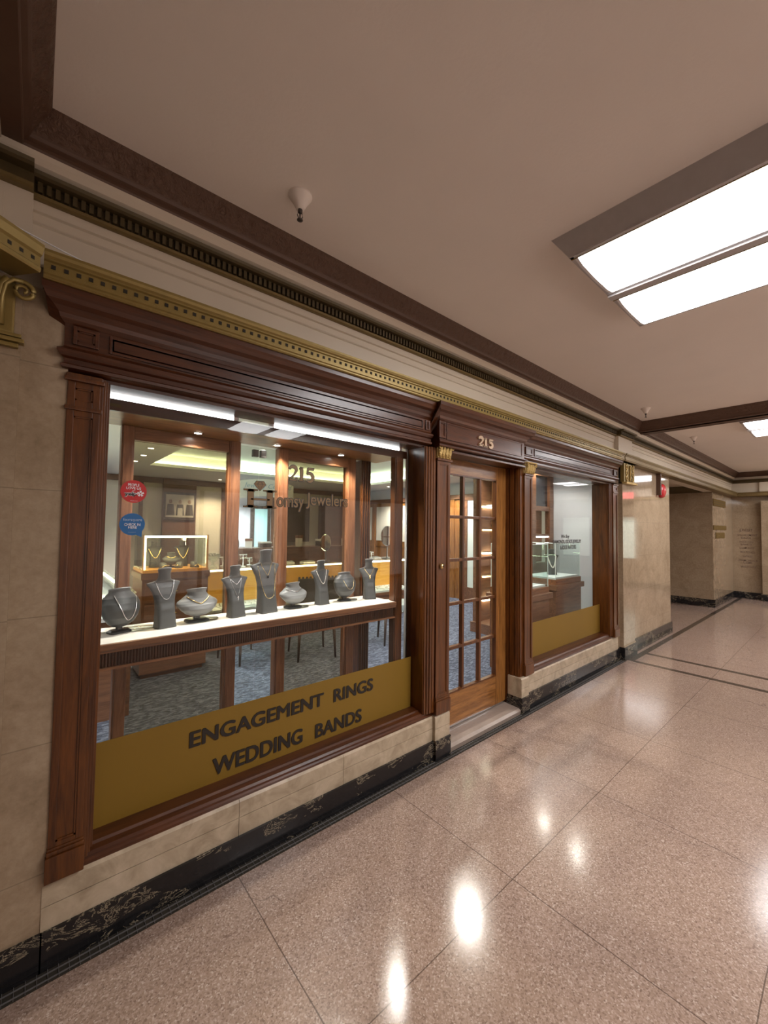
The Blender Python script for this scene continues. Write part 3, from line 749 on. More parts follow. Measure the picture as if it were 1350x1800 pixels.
t = thing('gold_window_film', 'plain gold film across the foot of the small window right of the door', 'window film', (4.3, YG, 0.36))
wpart(new().box(3.492, 5.262, YG, YG+0.001, 0.36, 0.70), 'film', M['goldfilm'], t)

t = thing('window_lettering', 'gold and black shop name with number 215 and a diamond on the big window', 'window sign', (1.1, YG, 1.7))
def serif_H(mb, x0, x1, z0, z1, y, th, gr):
    W, H = x1-x0, z1-z0
    for c in (x0+W*.215, x1-W*.215):
        ribbon(mb, [(c, z0), (c, z1)], [W*.17]*2, y, th, None, gr)
        for z, e in ((z0+H*.03, 1), (z1-H*.03, -1)):
            ribbon(mb, [(c-W*.20, z), (c+W*.20, z)], [H*.06]*2, y, th, None, gr)
            ribbon(mb, [(c, z), (c, z+e*H*.10)], [W*.28, W*.17], y, th, None, gr)
    ribbon(mb, [(x0+W*.22, z0+H*.46), (x1-W*.22, z0+H*.46)], [H*.085]*2, y, th, None, gr)
def outlined(name, fn):
    b = new(); fn(b, YG+0.0005, 0.0015, True); o = wpart(b, name, M['blacktext'], t)
    g = new(); fn(g, YG-0.001, 0.001, False); wpart(g, 'gold_face', M['goldtext'], o)
def fat(mb, s_, xa, xb, za, zb, y, th, r):
    for q in range(8):
        a = q*PI/4; dx, dz = r*math.cos(a), r*math.sin(a)
        fit_text(mb, s_, xa+dx, xb+dx, za+dz, zb+dz, y, th+0.00002*q, None, 0.0)
for dg in (2, 1, 5):
    outlined('digit', lambda mb, y, th, o: numerals_215(mb, 1.062, 1.222, 1.856, 1.936, y, th, None, 0.0030 if o else 0.0, (dg,)))
outlined('capital_letter', lambda mb, y, th, o: serif_H(mb, 0.806, 0.992, 1.696, 1.790, y, th, 0.0018 if o else 0.0))
for (s_, xa, xb, za, zb) in (('omsy', 0.994, 1.158, 1.683, 1.755), ('Jewelers', 1.175, 1.463, 1.702, 1.792)):
    outlined('word', lambda mb, y, th, o: fat(mb, s_, xa, xb, za, zb, y, th, 0.0034) if o else fit_text(mb, s_, xa, xb, za, zb, y, th, None, 0.0))
def diamond(mb, x0, x1, z0, z1, y, gr):
    cx = (x0+x1)/2; W = x1-x0; H = z1-z0
    mb.poly([(x0-gr, y, z0+H*.68), (x0+W*.2-gr, y, z1+gr), (x1-W*.2+gr, y, z1+gr), (x1+gr, y, z0+H*.68), (cx, y, z0-gr)])
b = new(); diamond(b, 0.863, 0.929, 1.784, 1.835, YG-0.0003, 0.002); o = wpart(b, 'diamond', M['blacktext'], t)
g = new(); diamond(g, 0.863, 0.929, 1.784, 1.835, YG-0.0012, 0.0); wpart(g, 'gold_face', M['goldtext'], o)
f = new()
for a, c in (((0.863, 1.819), (0.929, 1.819)), ((0.882, 1.819), (0.896, 1.786)), ((0.910, 1.819), (0.896, 1.786)), ((0.882, 1.819), (0.889, 1.835)), ((0.910, 1.819), (0.903, 1.835)), ((0.896, 1.835), (0.882, 1.819)), ((0.896, 1.835), (0.910, 1.819))):
    ribbon(f, [a, c], [0.0013]*2, YG-0.0014, 0.0004)
wpart(f, 'facet_lines', M['blacktext'], o)

t = thing('window_lettering', 'three small dark lines of lettering on the small window reading We Buy', 'window sign', (4.4, YG, 1.4))
for s_, xa, xb, za, zb, sh in (('We Buy', 4.27, 4.46, 1.500, 1.548, .25), ('DIAMONDS, ESTATE JEWELRY', 4.085, 4.75, 1.445, 1.492, 0), ('& ROLEX WATCHES', 4.25, 4.62, 1.390, 1.432, 0)):
    b = new(); fit_text(b, s_, xa, xb, za, zb, YG, 0.001, None, 0.02, shear=sh); wpart(b, 'line_of_words', M['blacktext'], t)

def disc(mb, cx, cz, r, y, th, n=40):
    mb.ring_loft([[(cx+r*math.cos(2*PI*i/n), y, cz+r*math.sin(2*PI*i/n)) for i in range(n)], [(cx+r*math.cos(2*PI*i/n), y-th, cz+r*math.sin(2*PI*i/n)) for i in range(n)]], None, smooth=False)
SX, SZ = 0.322, 1.742
t = thing('round_sticker', 'round red review sticker on the glass reading PEOPLE LOVE US', 'sticker', (SX, YG, SZ-0.05))
b = new(); disc(b, SX, SZ, 0.0495, YG, 0.001); wpart(b, 'disc', M['red'], t)
b = new(); fit_text(b, 'PEOPLE', SX-0.022, SX+0.020, SZ+0.022, SZ+0.034, YG-0.001, 0.0005, None, 0.02)
fit_text(b, 'LOVE US', SX-0.028, SX+0.027, SZ+0.009, SZ+0.019, YG-0.001, 0.0005, None, 0.02)
fit_text(b, 'on', SX-0.005, SX+0.005, SZ+0.002, SZ+0.006, YG-0.001, 0.0005)
fit_text(b, 'yelp', SX-0.032, SX+0.012, SZ-0.023, SZ-0.003, YG-0.001, 0.0005, None, 0.10)
for k in range(5):
    a = math.radians(90+72*k); c = (SX+0.026+0.009*math.cos(a), SZ-0.008+0.009*math.sin(a)); ribbon(b, [(SX+0.026+0.003*math.cos(a), SZ-0.008+0.003*math.sin(a)), (SX+0.026+0.013*math.cos(a), SZ-0.008+0.013*math.sin(a))], [0.005, 0.009], YG-0.001, 0.0005)
fit_text(b, 'thank you', SX-0.012, SX+0.016, SZ-0.043, SZ-0.039, YG-0.001, 0.0004)
wpart(b, 'white_print', M['stickwhite'], t)
b = new(); fit_text(b, 'yelp', SX-0.031, SX+0.011, SZ-0.022, SZ-0.004, YG-0.0017, 0.0004, None, 0.012)
wpart(b, 'black_print', M['blacktext'], t)
SX, SZ = 0.321, 1.599
t = thing('speech_bubble_sticker', 'blue speech bubble sticker on the glass reading CHECK IN HERE', 'sticker', (SX, YG, SZ-0.05))
b = new(); disc(b, SX, SZ, 0.048, YG, 0.001)
b.poly([(SX+0.012, YG-0.0005, SZ-0.044), (SX+0.036, YG-0.0005, SZ-0.056), (SX+0.038, YG-0.0005, SZ-0.028)]); wpart(b, 'bubble', M['blue'], t)
b = new(); fit_text(b, 'CHECK IN', SX-0.030, SX+0.030, SZ-0.007, SZ+0.004, YG-0.001, 0.0005, None, 0.02); fit_text(b, 'HERE', SX-0.015, SX+0.017, SZ-0.019, SZ-0.009, YG-0.001, 0.0005, None, 0.02)
wpart(b, 'white_print', M['stickwhite'], t)
b = new(); fit_text(b, 'foursquare', SX-0.035, SX+0.036, SZ+0.010, SZ+0.026, YG-0.001, 0.0005, None, 0.01); wpart(b, 'pale_print', M['bluetint'], t)
b = new(); fit_text(b, 'foursquare.com', SX-0.014, SX+0.014, SZ-0.037, SZ-0.033, YG-0.001, 0.0005); wpart(b, 'pale_print', M['bluetint'], t)

# ================================================================== WINDOW DISPLAY
SZT = 1.090
t = thing('display_shelf', 'long cream-topped display shelf with ribbed wooden front inside the big window', 'display shelf', (1.05, 2.08, 0.98))
wpart(new().cham(0.205, 1.905, 2.085, 2.405, 1.072, SZT, 0.004), 'shelf_top', M['shelftop'], t)
wpart(new().cham(0.205, 1.91, 2.072, 2.088, 1.062, 1.088, 0.004).cham(0.205, 1.91, 2.078, 2.10, 1.050, 1.061, 0.003), 'edge_moulding', M['redwoodx'], t)
b = new(); b.box(0.205, 1.90, 2.095, 2.40, 0.985, 1.05)
k = 0.208
while k < 1.895:
    b.lathe([(0.0048, 0.988), (0.0048, 1.062)], (k+0.005, 2.096, 0), 6, None, 'z', False); k += 0.0118
wpart(b, 'ribbed_apron', M['darkrib'], t)
wpart(new().box(0.205, 1.905, 2.082, 2.10, 0.978, 0.988), 'lower_bead', M['redwoodx'], t)

t = thing('display_canopy', 'wooden canopy over the window display with recessed spotlights', 'display canopy', (1.05, 2.1, 2.09))
b = new(); b.box(0.215, 2.02, 2.115, 2.45, 2.105, 2.135)
wpart(b, 'soffit', M['oakx'], t)
wpart(new().cham(0.215, 2.02, 2.10, 2.118, 2.095, 2.147, 0.002), 'fascia', M['woodx'], t)
wpart(new().box(0.225, 0.27, 2.099, 2.101, 2.113, 2.125), 'small_label', M['plaque'], t, 'small metal label')
for x0, x1, lab in ((0.21, 0.80, 'left white light tube above the window display'), (0.99, 1.99, 'right white light tube above the window display')):
    q = thing('light_tube', lab, 'lamp', ((x0+x1)/2, 2.13, 2.16), group=None)
    wpart(new().box(x0+0.012, x1-0.025, 2.125, 2.165, 2.150, 2.205), 'tube', M['ledw'], q)
    wpart(new().cham(x0, x0+0.012, 2.12, 2.17, 2.147, 2.21, 0.002), 'end_cap', M['fixwhite'], q)
    wpart(new().cham(x1-0.025, x1, 2.12, 2.17, 2.147, 2.21, 0.002), 'end_cap', M['fixwhite'], q)
def spot_light(par, loc, e, ang=1.9, r=0.03, c=(1, 0.95, 0.86), blend=0.6):
    l = bpy.data.lights.new('spot_light', 'SPOT'); l.energy = e; l.spot_size = ang; l.spot_blend = blend; l.shadow_soft_size = r; l.color = c
    o = bpy.data.objects.new('spot_light', l); col.objects.link(o); o.location = loc; o.parent = par; return o
def downlight(x, y, z, e, label, r=0.045, group=None, ang=1.9, c=(1, 0.95, 0.86)):
    q = thing('downlight', label, 'lamp', (x, y, z), group=group)
    b = new(); b.lathe([(r*1.35, 0.0), (r*1.35, -0.004), (r, -0.006), (r*0.9, 0.0)], (0, 0, 0), 24, None, 'z', False)
    part(b, 'trim_ring', M['chrome'], q)
    b = new(); b.lathe([(0.001, -0.003), (r*0.88, -0.003)], (0, 0, 0), 24, None, 'z', False)
    part(b, 'bulb', M['spot'], q)
    spot_light(q, (0, 0, -0.02), e, ang, r*0.8, c)
    return q
for x, lab in ((0.66, 'left spotlight in the wooden canopy over the window display'), (1.125, 'middle spotlight in the wooden canopy over the window display'), (1.607, 'right spotlight in the wooden canopy over the window display')):
    downlight(x, 2.335, 2.104, K_BOX, lab, 0.022, ang=2.2)

def post(b, x0, x1, y0, y1, z0, z1): b.cham(x0, x1, y0, y1, z0, z1, 0.004); b.box(x0-0.001, x0+0.003, y0-0.001, y0+0.01, z0, z1)
def screen(label, xa, xb, xc, xd):
    t = thing('glazed_screen', label, 'glazed screen', ((xa+xd)/2, 2.43, 0.08))
    for p, q in ((xa, xb), (xc, xd)):
        b = new(); b.cham(p, q, 2.415, 2.47, 0.08, 2.104, 0.004); b.cham(p+0.008, q-0.008, 2.409, 2.42, 0.08, 2.104, 0.002)
        wpart(b, 'post', M['redwood'], t)
    wpart(new().cham(xb, xc, 2.417, 2.465, 2.035, 2.104, 0.003), 'rail', M['redwoodx'], t)
    wpart(new().cham(xb, xc, 2.417, 2.465, 0.08, 0.17, 0.003), 'rail', M['redwoodx'], t)
    wpart(new().box(xb, xc, 2.438, 2.444, 0.17, 2.035), 'pane', M['smoked'], t, 'smoked brown pane')
    return t
screen('left wood-framed screen of smoked glass behind the necklace shelf', 0.318, 0.376, 0.862, 0.930)
screen('right wood-framed screen of smoked glass behind the necklace shelf', 1.180, 1.250, 1.722, 1.800)
t = thing('glass_door_pair', 'frameless pair of clear glass doors between the two smoked screens', 'glass door', (1.06, 2.43, 0.08))
for x0, x1 in ((0.934, 1.054), (1.060, 1.176)):
    wpart(new().box(x0, x1, 2.436, 2.442, 0.09, 2.09), 'leaf', M['caseglass'], t)
for x0 in (1.012, 1.062):
    wpart(new().cham(x0, x0+0.036, 2.425, 2.452, 2.03, 2.075, 0.003), 'hinge_clamp', M['steel'], t)
t = thing('corner_post', 'fluted wooden corner post at the right rear of the window display', 'post', (1.9, 2.44, 0.08))
b = new(); b.box(1.855, 1.945, 2.42, 2.50, 0.08, 2.104)
for k in range(4): b.lathe([(0.009, 0.08), (0.009, 2.10)], (1.868+k*0.021, 2.418, 0), 8, None, 'z', False)
wpart(b, 'shaft', M['wood'], t)
t = thing('corner_post', 'wooden post at the front right end of the necklace shelf', 'post', (1.95, 2.12, 0.08))
b = new(); b.cham(1.910, 1.986, 2.10, 2.15, 0.08, 2.10, 0.004).cham(1.916, 1.946, 2.092, 2.102, 0.08, 2.10, 0.002)
wpart(b, 'shaft', M['wood'], t)

# ---------------------------------------------------------- necklace busts
def super_ring(cx, cy, z, rx, ry, e, n=40, tilt=0.0):
    r = []
    for i in range(n):
        a = 2*PI*i/n; c, s = math.cos(a), math.sin(a)
        x = rx*math.copysign(abs(c)**(2/e), c); y = ry*math.copysign(abs(s)**(2/e), s)
        r.append((cx+x, cy+y, z+tilt*y))
    return r
def interp(tab, z):
    for a, b in zip(tab, tab[1:]):
        if a[0] <= z <= b[0]:
            f = (z-a[0])/(b[0]-a[0]) if b[0] > a[0] else 0
            f2 = f*f*(3-2*f)*0.4+f*0.6
            return [p+(q-p)*f2 for p, q in zip(a, b)]
    return list(tab[-1])
#        z     rx    ry    cy    e
TALL = [(0.00, 0.285, 0.205, 0.00, 8), (0.10, 0.270, 0.190, 0.01, 7), (0.30, 0.262, 0.160, 0.04, 5), (0.45, 0.280, 0.130, 0.075, 4), (0.58, 0.330, 0.110, 0.11, 3.6),
        (0.68, 0.415, 0.095, 0.14, 3.4), (0.740, 0.492, 0.080, 0.165, 3.2), (0.765, 0.500, 0.072, 0.172, 3.0), (0.780, 0.44, 0.075, 0.172, 2.6), (0.795, 0.32, 0.095, 0.165, 2.2),
        (0.812, 0.225, 0.120, 0.155, 2), (0.85, 0.185, 0.130, 0.145, 2), (0.92, 0.172, 0.130, 0.135, 2), (0.985, 0.192, 0.145, 0.125, 2), (1.0, 0.190, 0.14, 0.125, 2)]
COLLAR = [(0.19, 0.07, 0.06, 0.00, 2), (0.22, 0.20, 0.11, -0.04, 2), (0.30, 0.32, 0.17, -0.04, 2), (0.42, 0.42, 0.20, -0.02, 2), (0.54, 0.485, 0.20, 0.02, 2), (0.60, 0.500, 0.185, 0.045, 2),
          (0.66, 0.465, 0.175, 0.065, 2), (0.76, 0.34, 0.165, 0.085, 2), (0.85, 0.25, 0.155, 0.09, 2), (0.92, 0.215, 0.145, 0.09, 2), (1.0, 0.235, 0.15, 0.09, 2)]
ROUND = [(0.13, 0.08, 0.07, 0.05, 2), (0.16, 0.20, 0.13, 0.03, 2), (0.24, 0.32, 0.20, 0.01, 2), (0.38, 0.43, 0.25, 0.0, 2), (0.54, 0.49, 0.26, 0.01, 2), (0.68, 0.50, 0.24, 0.04, 2),
         (0.80, 0.44, 0.21, 0.07, 2), (0.89, 0.34, 0.19, 0.09, 2), (0.945, 0.27, 0.175, 0.10, 2), (1.0, 0.265, 0.17, 0.10, 2)]
def bust(kind, x, y, W, H, rz, label, light=False, z=SZT, group=None):
    tab = {'tall': TALL, 'collar': COLLAR, 'round': ROUND}[kind]
    t = thing('necklace_bust', label, 'display bust', (x, y, z), rz, group)
    z0 = tab[0][0]; n = 34; rings = []
    zs = sorted(set([z0+(1-z0)*i/n for i in range(n+1)]+[a[0] for a in tab]))
    for q in zs:
        _, rx, ry, cy, e = interp(tab, q)
        rings.append(super_ring(0, cy*W, q*H, rx*W, ry*W*1.1, e, tilt=(-0.25 if q > 0.985 else -0.25*max(0, (q-0.85)/0.135)) if True else 0))
    b = new(M['velvet']); b.ring_loft(rings, M['velvetlight'] if light else M['velvet'], True, False)
    _, rx, ry, cy, e = interp(tab, 1.0)
    tr = BVHTree.FromPolygons([v.co.copy() for v in b.bm.verts], [[v.index for v in f.verts] for f in (b.bm.verts.index_update() or b.bm.faces)])
    part(b, 'bust_form', M['velvet'], t)
    c = new(); c.ring_loft([super_ring(0, cy*W, H-0.002, rx*W*1.03, ry*W*1.13, 2, tilt=-0.25), super_ring(0, cy*W, H+0.004, rx*W*1.03, ry*W*1.13, 2, tilt=-0.25), super_ring(0, cy*W, H+0.005, rx*W*.9, ry*W, 2, tilt=-0.25)])
    part(c, 'neck_cap', M['velvetlight'], t, 'neck cap, lighter grey for the spotlight on its top')  # paler grey paints in the spotlight falling on the cap
    if kind != 'tall':
        f = new(); f.ring_loft([super_ring(0, 0.01, 0.0, W*.27, W*.17, 5), super_ring(0, 0.01, 0.008, W*.27, W*.17, 5), super_ring(0, 0.012, 0.015, W*.21, W*.12, 4)], smooth=False)
        f.ring_loft([super_ring(0, 0.012, 0.013, W*.075, W*.055, 4), super_ring(0, 0.012, tab[0][0]*H+0.02, W*.07, W*.05, 4)], smooth=False)
        part(f, 'foot', M['blackfoot'], t, 'black plastic foot')
    return t, tr
def surf(tr, x, z, off):
    h = tr.ray_cast(Vector((x, -1, z)), Vector((0, 1, 0)))
    if h[0] is None: return None
    return h[0]+Vector((0, -off, 0))
def necklace(bt, name, label, cat, a, zt, zb, p=2.0, r=0.0018, m='silver', dx=0.0, beads=0, bead_r=0.0032, pend=None, beadm='pearl', skew=0.0, pm='silver', plabel=None):
    t0, tr = bt
    t = thing(name, label, cat, tuple(t0.location), t0.rotation_euler.z)
    pts = []; n = 44
    for i in range(n+1):
        s = -1+2*i/n; x = dx+a*math.copysign(abs(s)**0.9, s); z = zb+(zt-zb)*abs(s)**p+skew*s
        q = surf(tr, x, z, r*0.9)
        if q is not None: pts.append(q)
    b = new(); b.tube(pts, r, None, 6)
    k = 0
    for i in range(0, len(pts)): 
        if beads and i % beads == 0: pass
    part(b, 'chain', M[m], t)
    if beads:
        b = new()
        L = 0; acc = 0; step = beads
        for i in range(1, len(pts)):
            seg = (pts[i]-pts[i-1]).length; acc += seg
            if acc >= step:
                b.ell(pts[i]+Vector((0, -bead_r*.4, 0)), bead_r, bead_r, bead_r, None, 8, 6); acc = 0
            if step > 0.015 and acc == 0:
                part(b, 'bead', M[beadm], t); b = new()
        if step <= 0.015: part(b, 'beads', M[beadm], t)
    if pend:
        c = min(pts, key=lambda q: q.z); b = new()
        if pend == 'drop':
            b.ell(c+Vector((0, -.003, -.008)), .0035, .002, .0045); b.ell(c+Vector((0, -.002, -.024)), .0022, .0018, .011)
        elif pend == 'stone':
            b.cham(c.x-.005, c.x+.005, c.y-.006, c.y, c.z-.007, c.z-.001, .001); b.cham(c.x-.0045, c.x+.0045, c.y-.006, c.y, c.z-.015, c.z-.009, .001)
        elif pend == 'tassel':
            b.ell(c+Vector((0, -.003, -.006)), .005, .003, .006); b.tube([c+Vector((0, -.003, -.008)), c+Vector((0, -.004, -.035))], [.0022, .004], None, 6)
        elif pend == 'ornate':
            b.ell(c+Vector((0, -.003, -.004)), .008, .003, .006); b.tube([c+Vector((0, -.003, -.006)), c+Vector((0, -.004, -.022)), c+Vector((0, -.004, -.030))], [.004, .008, .002], None, 6)
        elif pend == 'tail':
            b.tube([c, c+Vector((.010, -.003, -.018)), c+Vector((.017, -.003, -.032))], .0018, None, 6)
        part(b, 'pendant', M[pm], t, plabel)
    return t
B1 = bust('round', 0.322, 2.262, 0.175, 0.200, 0.35, 'rounded grey necklace display on a black foot, leftmost on the window shelf')
necklace(B1, 'necklace', 'thick silver rope chain on the leftmost rounded grey display', 'necklace', 0.052, 0.178, 0.062, 1.7, 0.0026, dx=0.012, beads=0)
B2 = bust('tall', 0.508, 2.250, 0.160, 0.285, 0.20, 'tall grey necklace bust, second from the left on the window shelf')
necklace(B2, 'necklace', 'silver bead necklace hanging in a U on the tall bust second from the left', 'necklace', 0.047, 0.236, 0.138, 1.9, 0.0018, beads=0.0052, bead_r=0.0026, beadm='silver')
B3 = bust('collar', 0.672, 2.285, 0.215, 0.165, 0.12, 'wide low grey collar display on a black foot near the left end of the shelf', True)
necklace(B3, 'necklace', 'pale V-shaped collar necklace on the wide low display near the left end', 'necklace', 0.066, 0.140, 0.098, 1.2, 0.0024, 'gold')
B4 = bust('tall', 0.872, 2.272, 0.158, 0.278, 0.15, 'grey necklace bust with two thin chains, just left of the largest bust')
necklace(B4, 'necklace', 'short silver chain on the bust left of the largest bust', 'necklace', 0.044, 0.226, 0.180, 1.25, 0.0015)
necklace(B4, 'necklace', 'long thin silver chain with tassel pendant on the bust left of the largest', 'necklace', 0.036, 0.212, 0.115, 1.15, 0.0009, pend='tassel', pm='silver')
B5 = bust('tall', 1.060, 2.285, 0.190, 0.360, 0.12, 'largest and tallest grey necklace bust in the middle of the window shelf')
necklace(B5, 'necklace', 'very long gold station necklace on the largest bust', 'necklace', 0.058, 0.300, 0.085, 3.0, 0.0013, 'gold', beads=0.034, bead_r=0.0032, beadm='gold')
necklace(B5, 'necklace', 'short gold chain with dark pendant on the largest bust', 'necklace', 0.042, 0.300, 0.215, 1.1, 0.0012, 'gold', pend='stone', pm='onyx', plabel='black square pendant')
B6 = bust('collar', 1.246, 2.300, 0.200, 0.150, 0.15, 'low pale grey collar display right of the largest bust', True)
necklace(B6, 'necklace', 'silver collar with trailing tail on the low display right of the largest bust', 'necklace', 0.066, 0.122, 0.105, 1.2, 0.0020, pend='tail')
B7 = bust('tall', 1.452, 2.300, 0.150, 0.280, 0.10, 'slim grey necklace bust with a white bead strand, third from the right')
necklace(B7, 'necklace', 'white bead strand on the slim bust third from the right', 'necklace', 0.042, 0.222, 0.135, 1.6, 0.0020, beads=0.0058, bead_r=0.0028, beadm='pearl')
B8 = bust('round', 1.640, 2.305, 0.170, 0.190, -0.05, 'rounded grey display on a dark foot, second from the right on the shelf')
necklace(B8, 'necklace', 'fine gold chain with bright stations on the rounded display second from the right', 'necklace', 0.045, 0.150, 0.085, 2.2, 0.0014, 'gold', dx=0.012, beads=0.022, bead_r=0.003, beadm='silver')
B9 = bust('tall', 1.832, 2.275, 0.150, 0.275, -0.30, 'tall grey necklace bust, rightmost on the window shelf')
necklace(B9, 'necklace', 'gold necklace with ornate pendant on the rightmost bust', 'necklace', 0.042, 0.222, 0.165, 1.2, 0.0018, 'gold', pend='ornate', pm='gold')
for (x, y, r, lab) in ((0.70, 2.315, 0.085, 'clear round base plate under the wide low collar display at left'), (1.275, 2.325, 0.080, 'clear round base plate under the collar display right of the largest bust'),
                       (1.685, 2.33, 0.065, 'clear round base plate under the rounded display at right'), (0.40, 2.31, 0.075, 'clear round base plate behind the leftmost rounded display')):
    tag(new().lathe([(0.001, 0.0005), (r, 0.0005), (r, 0.0035), (0.001, 0.0035)], (x, y, SZT), 36, None, 'z', False).obj('base_plate', M['caseglass']), lab, 'base plate')

# ================================================================== SHOP INTERIOR
SC = 2.60; SF = 0.08
b = new()
# ceiling of the shop with a rectangular cove recess
b.box(-2, 1.43, 2.12, 10.2, SC, SC+0.05).box(6.0, 7.2, 2.12, 10.2, SC, SC+0.05).box(1.43, 6.0, 2.12, 3.9, SC, SC+0.05).box(1.43, 6.0, 7.75, 10.2, SC, SC+0.05)
struct('ceiling_shop', b, M['whitec'])
b = new(); b.box(1.30, 6.1, 3.8, 7.9, 2.84, 2.88).box(1.30, 1.34, 3.8, 7.9, SC+0.05, 2.84).box(6.1, 6.14, 3.8, 7.9, SC+0.05, 2.84).box(1.3, 6.1, 7.9, 7.94, SC+0.05, 2.84).box(1.3, 6.1, 3.76, 3.8, SC+0.05, 2.84)
struct('ceiling_cove', b, M['whitec'])
t = thing('cove_light', 'greenish white light strip round the raised ceiling recess of the shop', 'lamp', (3.7, 5.8, SC+0.06))
for q in ((1.40, 6.03, 7.83, 7.88), (1.40, 6.03, 3.82, 3.86), (1.35, 1.39, 3.9, 7.8), (6.04, 6.08, 3.9, 7.8)):
    wpart(new().box(q[0], q[1], q[2], q[3], SC+0.052, SC+0.085), 'strip', M['cove'], t)
struct('wall_shop_back', new().box(-2, 7.2, 9.7, 9.8, SF, SC), M['beige'])
struct('wall_shop_left', new().box(-2.1, -2, 2.1, 9.8, SF, SC), M['beige'])
struct('wall_shop_right', new().box(6.20, 6.35, 2.10, 3.95, SF, SC).box(6.2, 7.15, 3.95, 4.05, SF, SC).box(7.05, 7.2, 4.05, 9.8, SF, SC), M['white'])
b = new(); b.box(-2, 7.2, 2.10, 2.14, 2.21, SC).box(-2, 0.20, 2.10, 2.13, SF, 2.21).box(2.045, 2.30, 2.12, 2.14, SF, 2.21).box(5.30, 6.2, 2.12, 2.14, SF, 2.21)
struct('wall_shop_front', b, M['white'])
struct('baseboard_shop_right', new().box(6.17, 6.20, 2.14, 3.95, SF, 0.24), M['amber'])
# wood panelling of the right hand wall with a door
b = new(M['oak']); b.box(7.02, 7.05, 4.05, 9.7, SF, 2.32)
b.cham(6.98, 7.03, 4.05, 9.7, 2.24, 2.34, 0.006, M['cabinet'])
for y in (4.1, 4.75, 5.75, 6.35, 7.0, 7.7, 8.5, 9.3): b.cham(6.995, 7.03, y, y+0.12, SF, 2.26, 0.004)
for y0, y1 in ((5.9, 6.3), (6.5, 6.95), (7.15, 7.65), (7.85, 8.45), (8.65, 9.25)):
    b.box(7.012, 7.022, y0, y1, 1.25, 2.15, M['beige'])
    b.box(7.005, 7.022, y0, y1, 0.2, 0.28); b.box(7.005, 7.022, y0, y1, 1.1, 1.18)
struct('trim_14', b, M['oak'])
t = thing('inner_door', 'wood-framed inner door with a tall frosted white panel on the far right wall', 'door', (7.0, 5.2, SF)) 
wpart(new().cham(6.975, 7.01, 4.89, 5.00, SF, 2.22, 0.004).cham(6.975, 7.01, 5.38, 5.52, SF, 2.22, 0.004).cham(6.975, 7.01, 5.0, 5.38, SF, 0.36, 0.004).cham(6.975, 7.01, 4.89, 5.52, 2.2, 2.30, 0.004), 'frame', M['cabinet'], t)
wpart(new().box(6.988, 7.0, 5.0, 5.38, 0.36, 2.10), 'frosted_panel', M['frost'], t)
wpart(new().box(6.985, 7.0, 5.0, 5.42, 2.10, 2.2), 'top_strip', M['white'], t)
wpart(new().cham(6.93, 6.975, 5.44, 5.49, 1.05, 1.28, 0.01), 'handle', M['white'], t, 'white handle plate')
# shop downlights
DL = [(2.66, 2.78, 'front row, nearest the left window'), (5.47, 2.43, 'over the right glass box of the small window'), (4.32, 2.27, 'over the left glass box of the small window'), (5.71, 3.99, 'behind the tall display cabinet'), (3.70, 2.81, 'front row, behind the glazed door'), (5.65, 2.98, 'front row, over the small window'), (1.12, 6.0, 'left strip, nearest of three'),
      (1.16, 6.7, 'left strip, middle of three'), (1.17, 7.4, 'left strip, farthest of three'), (4.95, 3.30, 'over the carpet behind the door'), (3.92, 8.6, 'back ceiling near the dark cabinet'),
      (3.04, 9.05, 'back ceiling right of the framed picture'), (6.5, 5.56, 'beside the panelled right wall'), (0.6, 3.1, 'over the left end behind the screen'), (6.5, 7.4, 'far end of the panelled wall'), (-0.6, 5.0, 'left side over the tray counter')]
for x, y, w in DL:
    downlight(x, y, SC-0.001, K_SPOT*(0.2 if (y < 3.5 and x > 4) else 0.65 if y < 3.5 else 1.0), 'small round ceiling spotlight in the shop, '+w, 0.04, ang=2.3)
def area(x, y, z, sx, sy, e, c, par=None):
    l = bpy.data.lights.new('ceiling_panel_light', 'AREA'); l.shape = 'RECTANGLE'; l.size = sx; l.size_y = sy; l.energy = e; l.color = c
    o = bpy.data.objects.new('ceiling_panel_light', l); col.objects.link(o); o.location = (x, y, z); return o

# left long tray counter
def jewel_tray(x0, x1, y0, y1, z, label, items, mm='silver'):
    t = thing('jewelry_tray', label, 'tray', ((x0+x1)/2, (y0+y1)/2, z))
    wpart(new().cham(x0, x1, y0, y1, z, z+0.018, 0.003), 'pad', M['wtray'], t)
    b = new()
    for k in range(items):
        x = random.uniform(x0+.02, x1-.02); y = random.uniform(y0+.02, y1-.02); b.ell((x, y, z+0.024), .010, .010, .010, None, 6, 4)
    wpart(b, 'jewels', M[mm], t, kind='stuff')
t = thing('showcase_counter', 'long wooden counter with lit glass top running along the left side of the shop', 'counter', (0.35, 5.4, SF))
wpart(new().box(-0.05, 0.62, 3.8, 7.2, SF, 0.84), 'body', M['cabinet'], t)
wpart(new().box(-0.05, 0.64, 3.78, 7.2, 0.84, 0.87), 'display_deck', M['white'], t)
wpart(new().box(0.622, 0.632, 3.8, 7.2, 0.87, 1.045).box(-0.05, 0.63, 3.79, 3.80, 0.87, 1.045), 'glass_front', M['caseglass'], t)
wpart(new().box(-0.05, 0.64, 3.79, 7.2, 1.045, 1.055), 'glass_top', M['caseglass'], t)
wpart(new().box(0.60, 0.62, 3.82, 7.2, 1.025, 1.042), 'led_strip', M['led'], t)
for i in range(5):
    jewel_tray(0.02, 0.56, 3.9+i*0.65, 4.42+i*0.65, 0.87, ['nearest', 'second nearest', 'middle', 'second farthest', 'farthest'][i]+' jewelry tray inside the long left counter', 26)
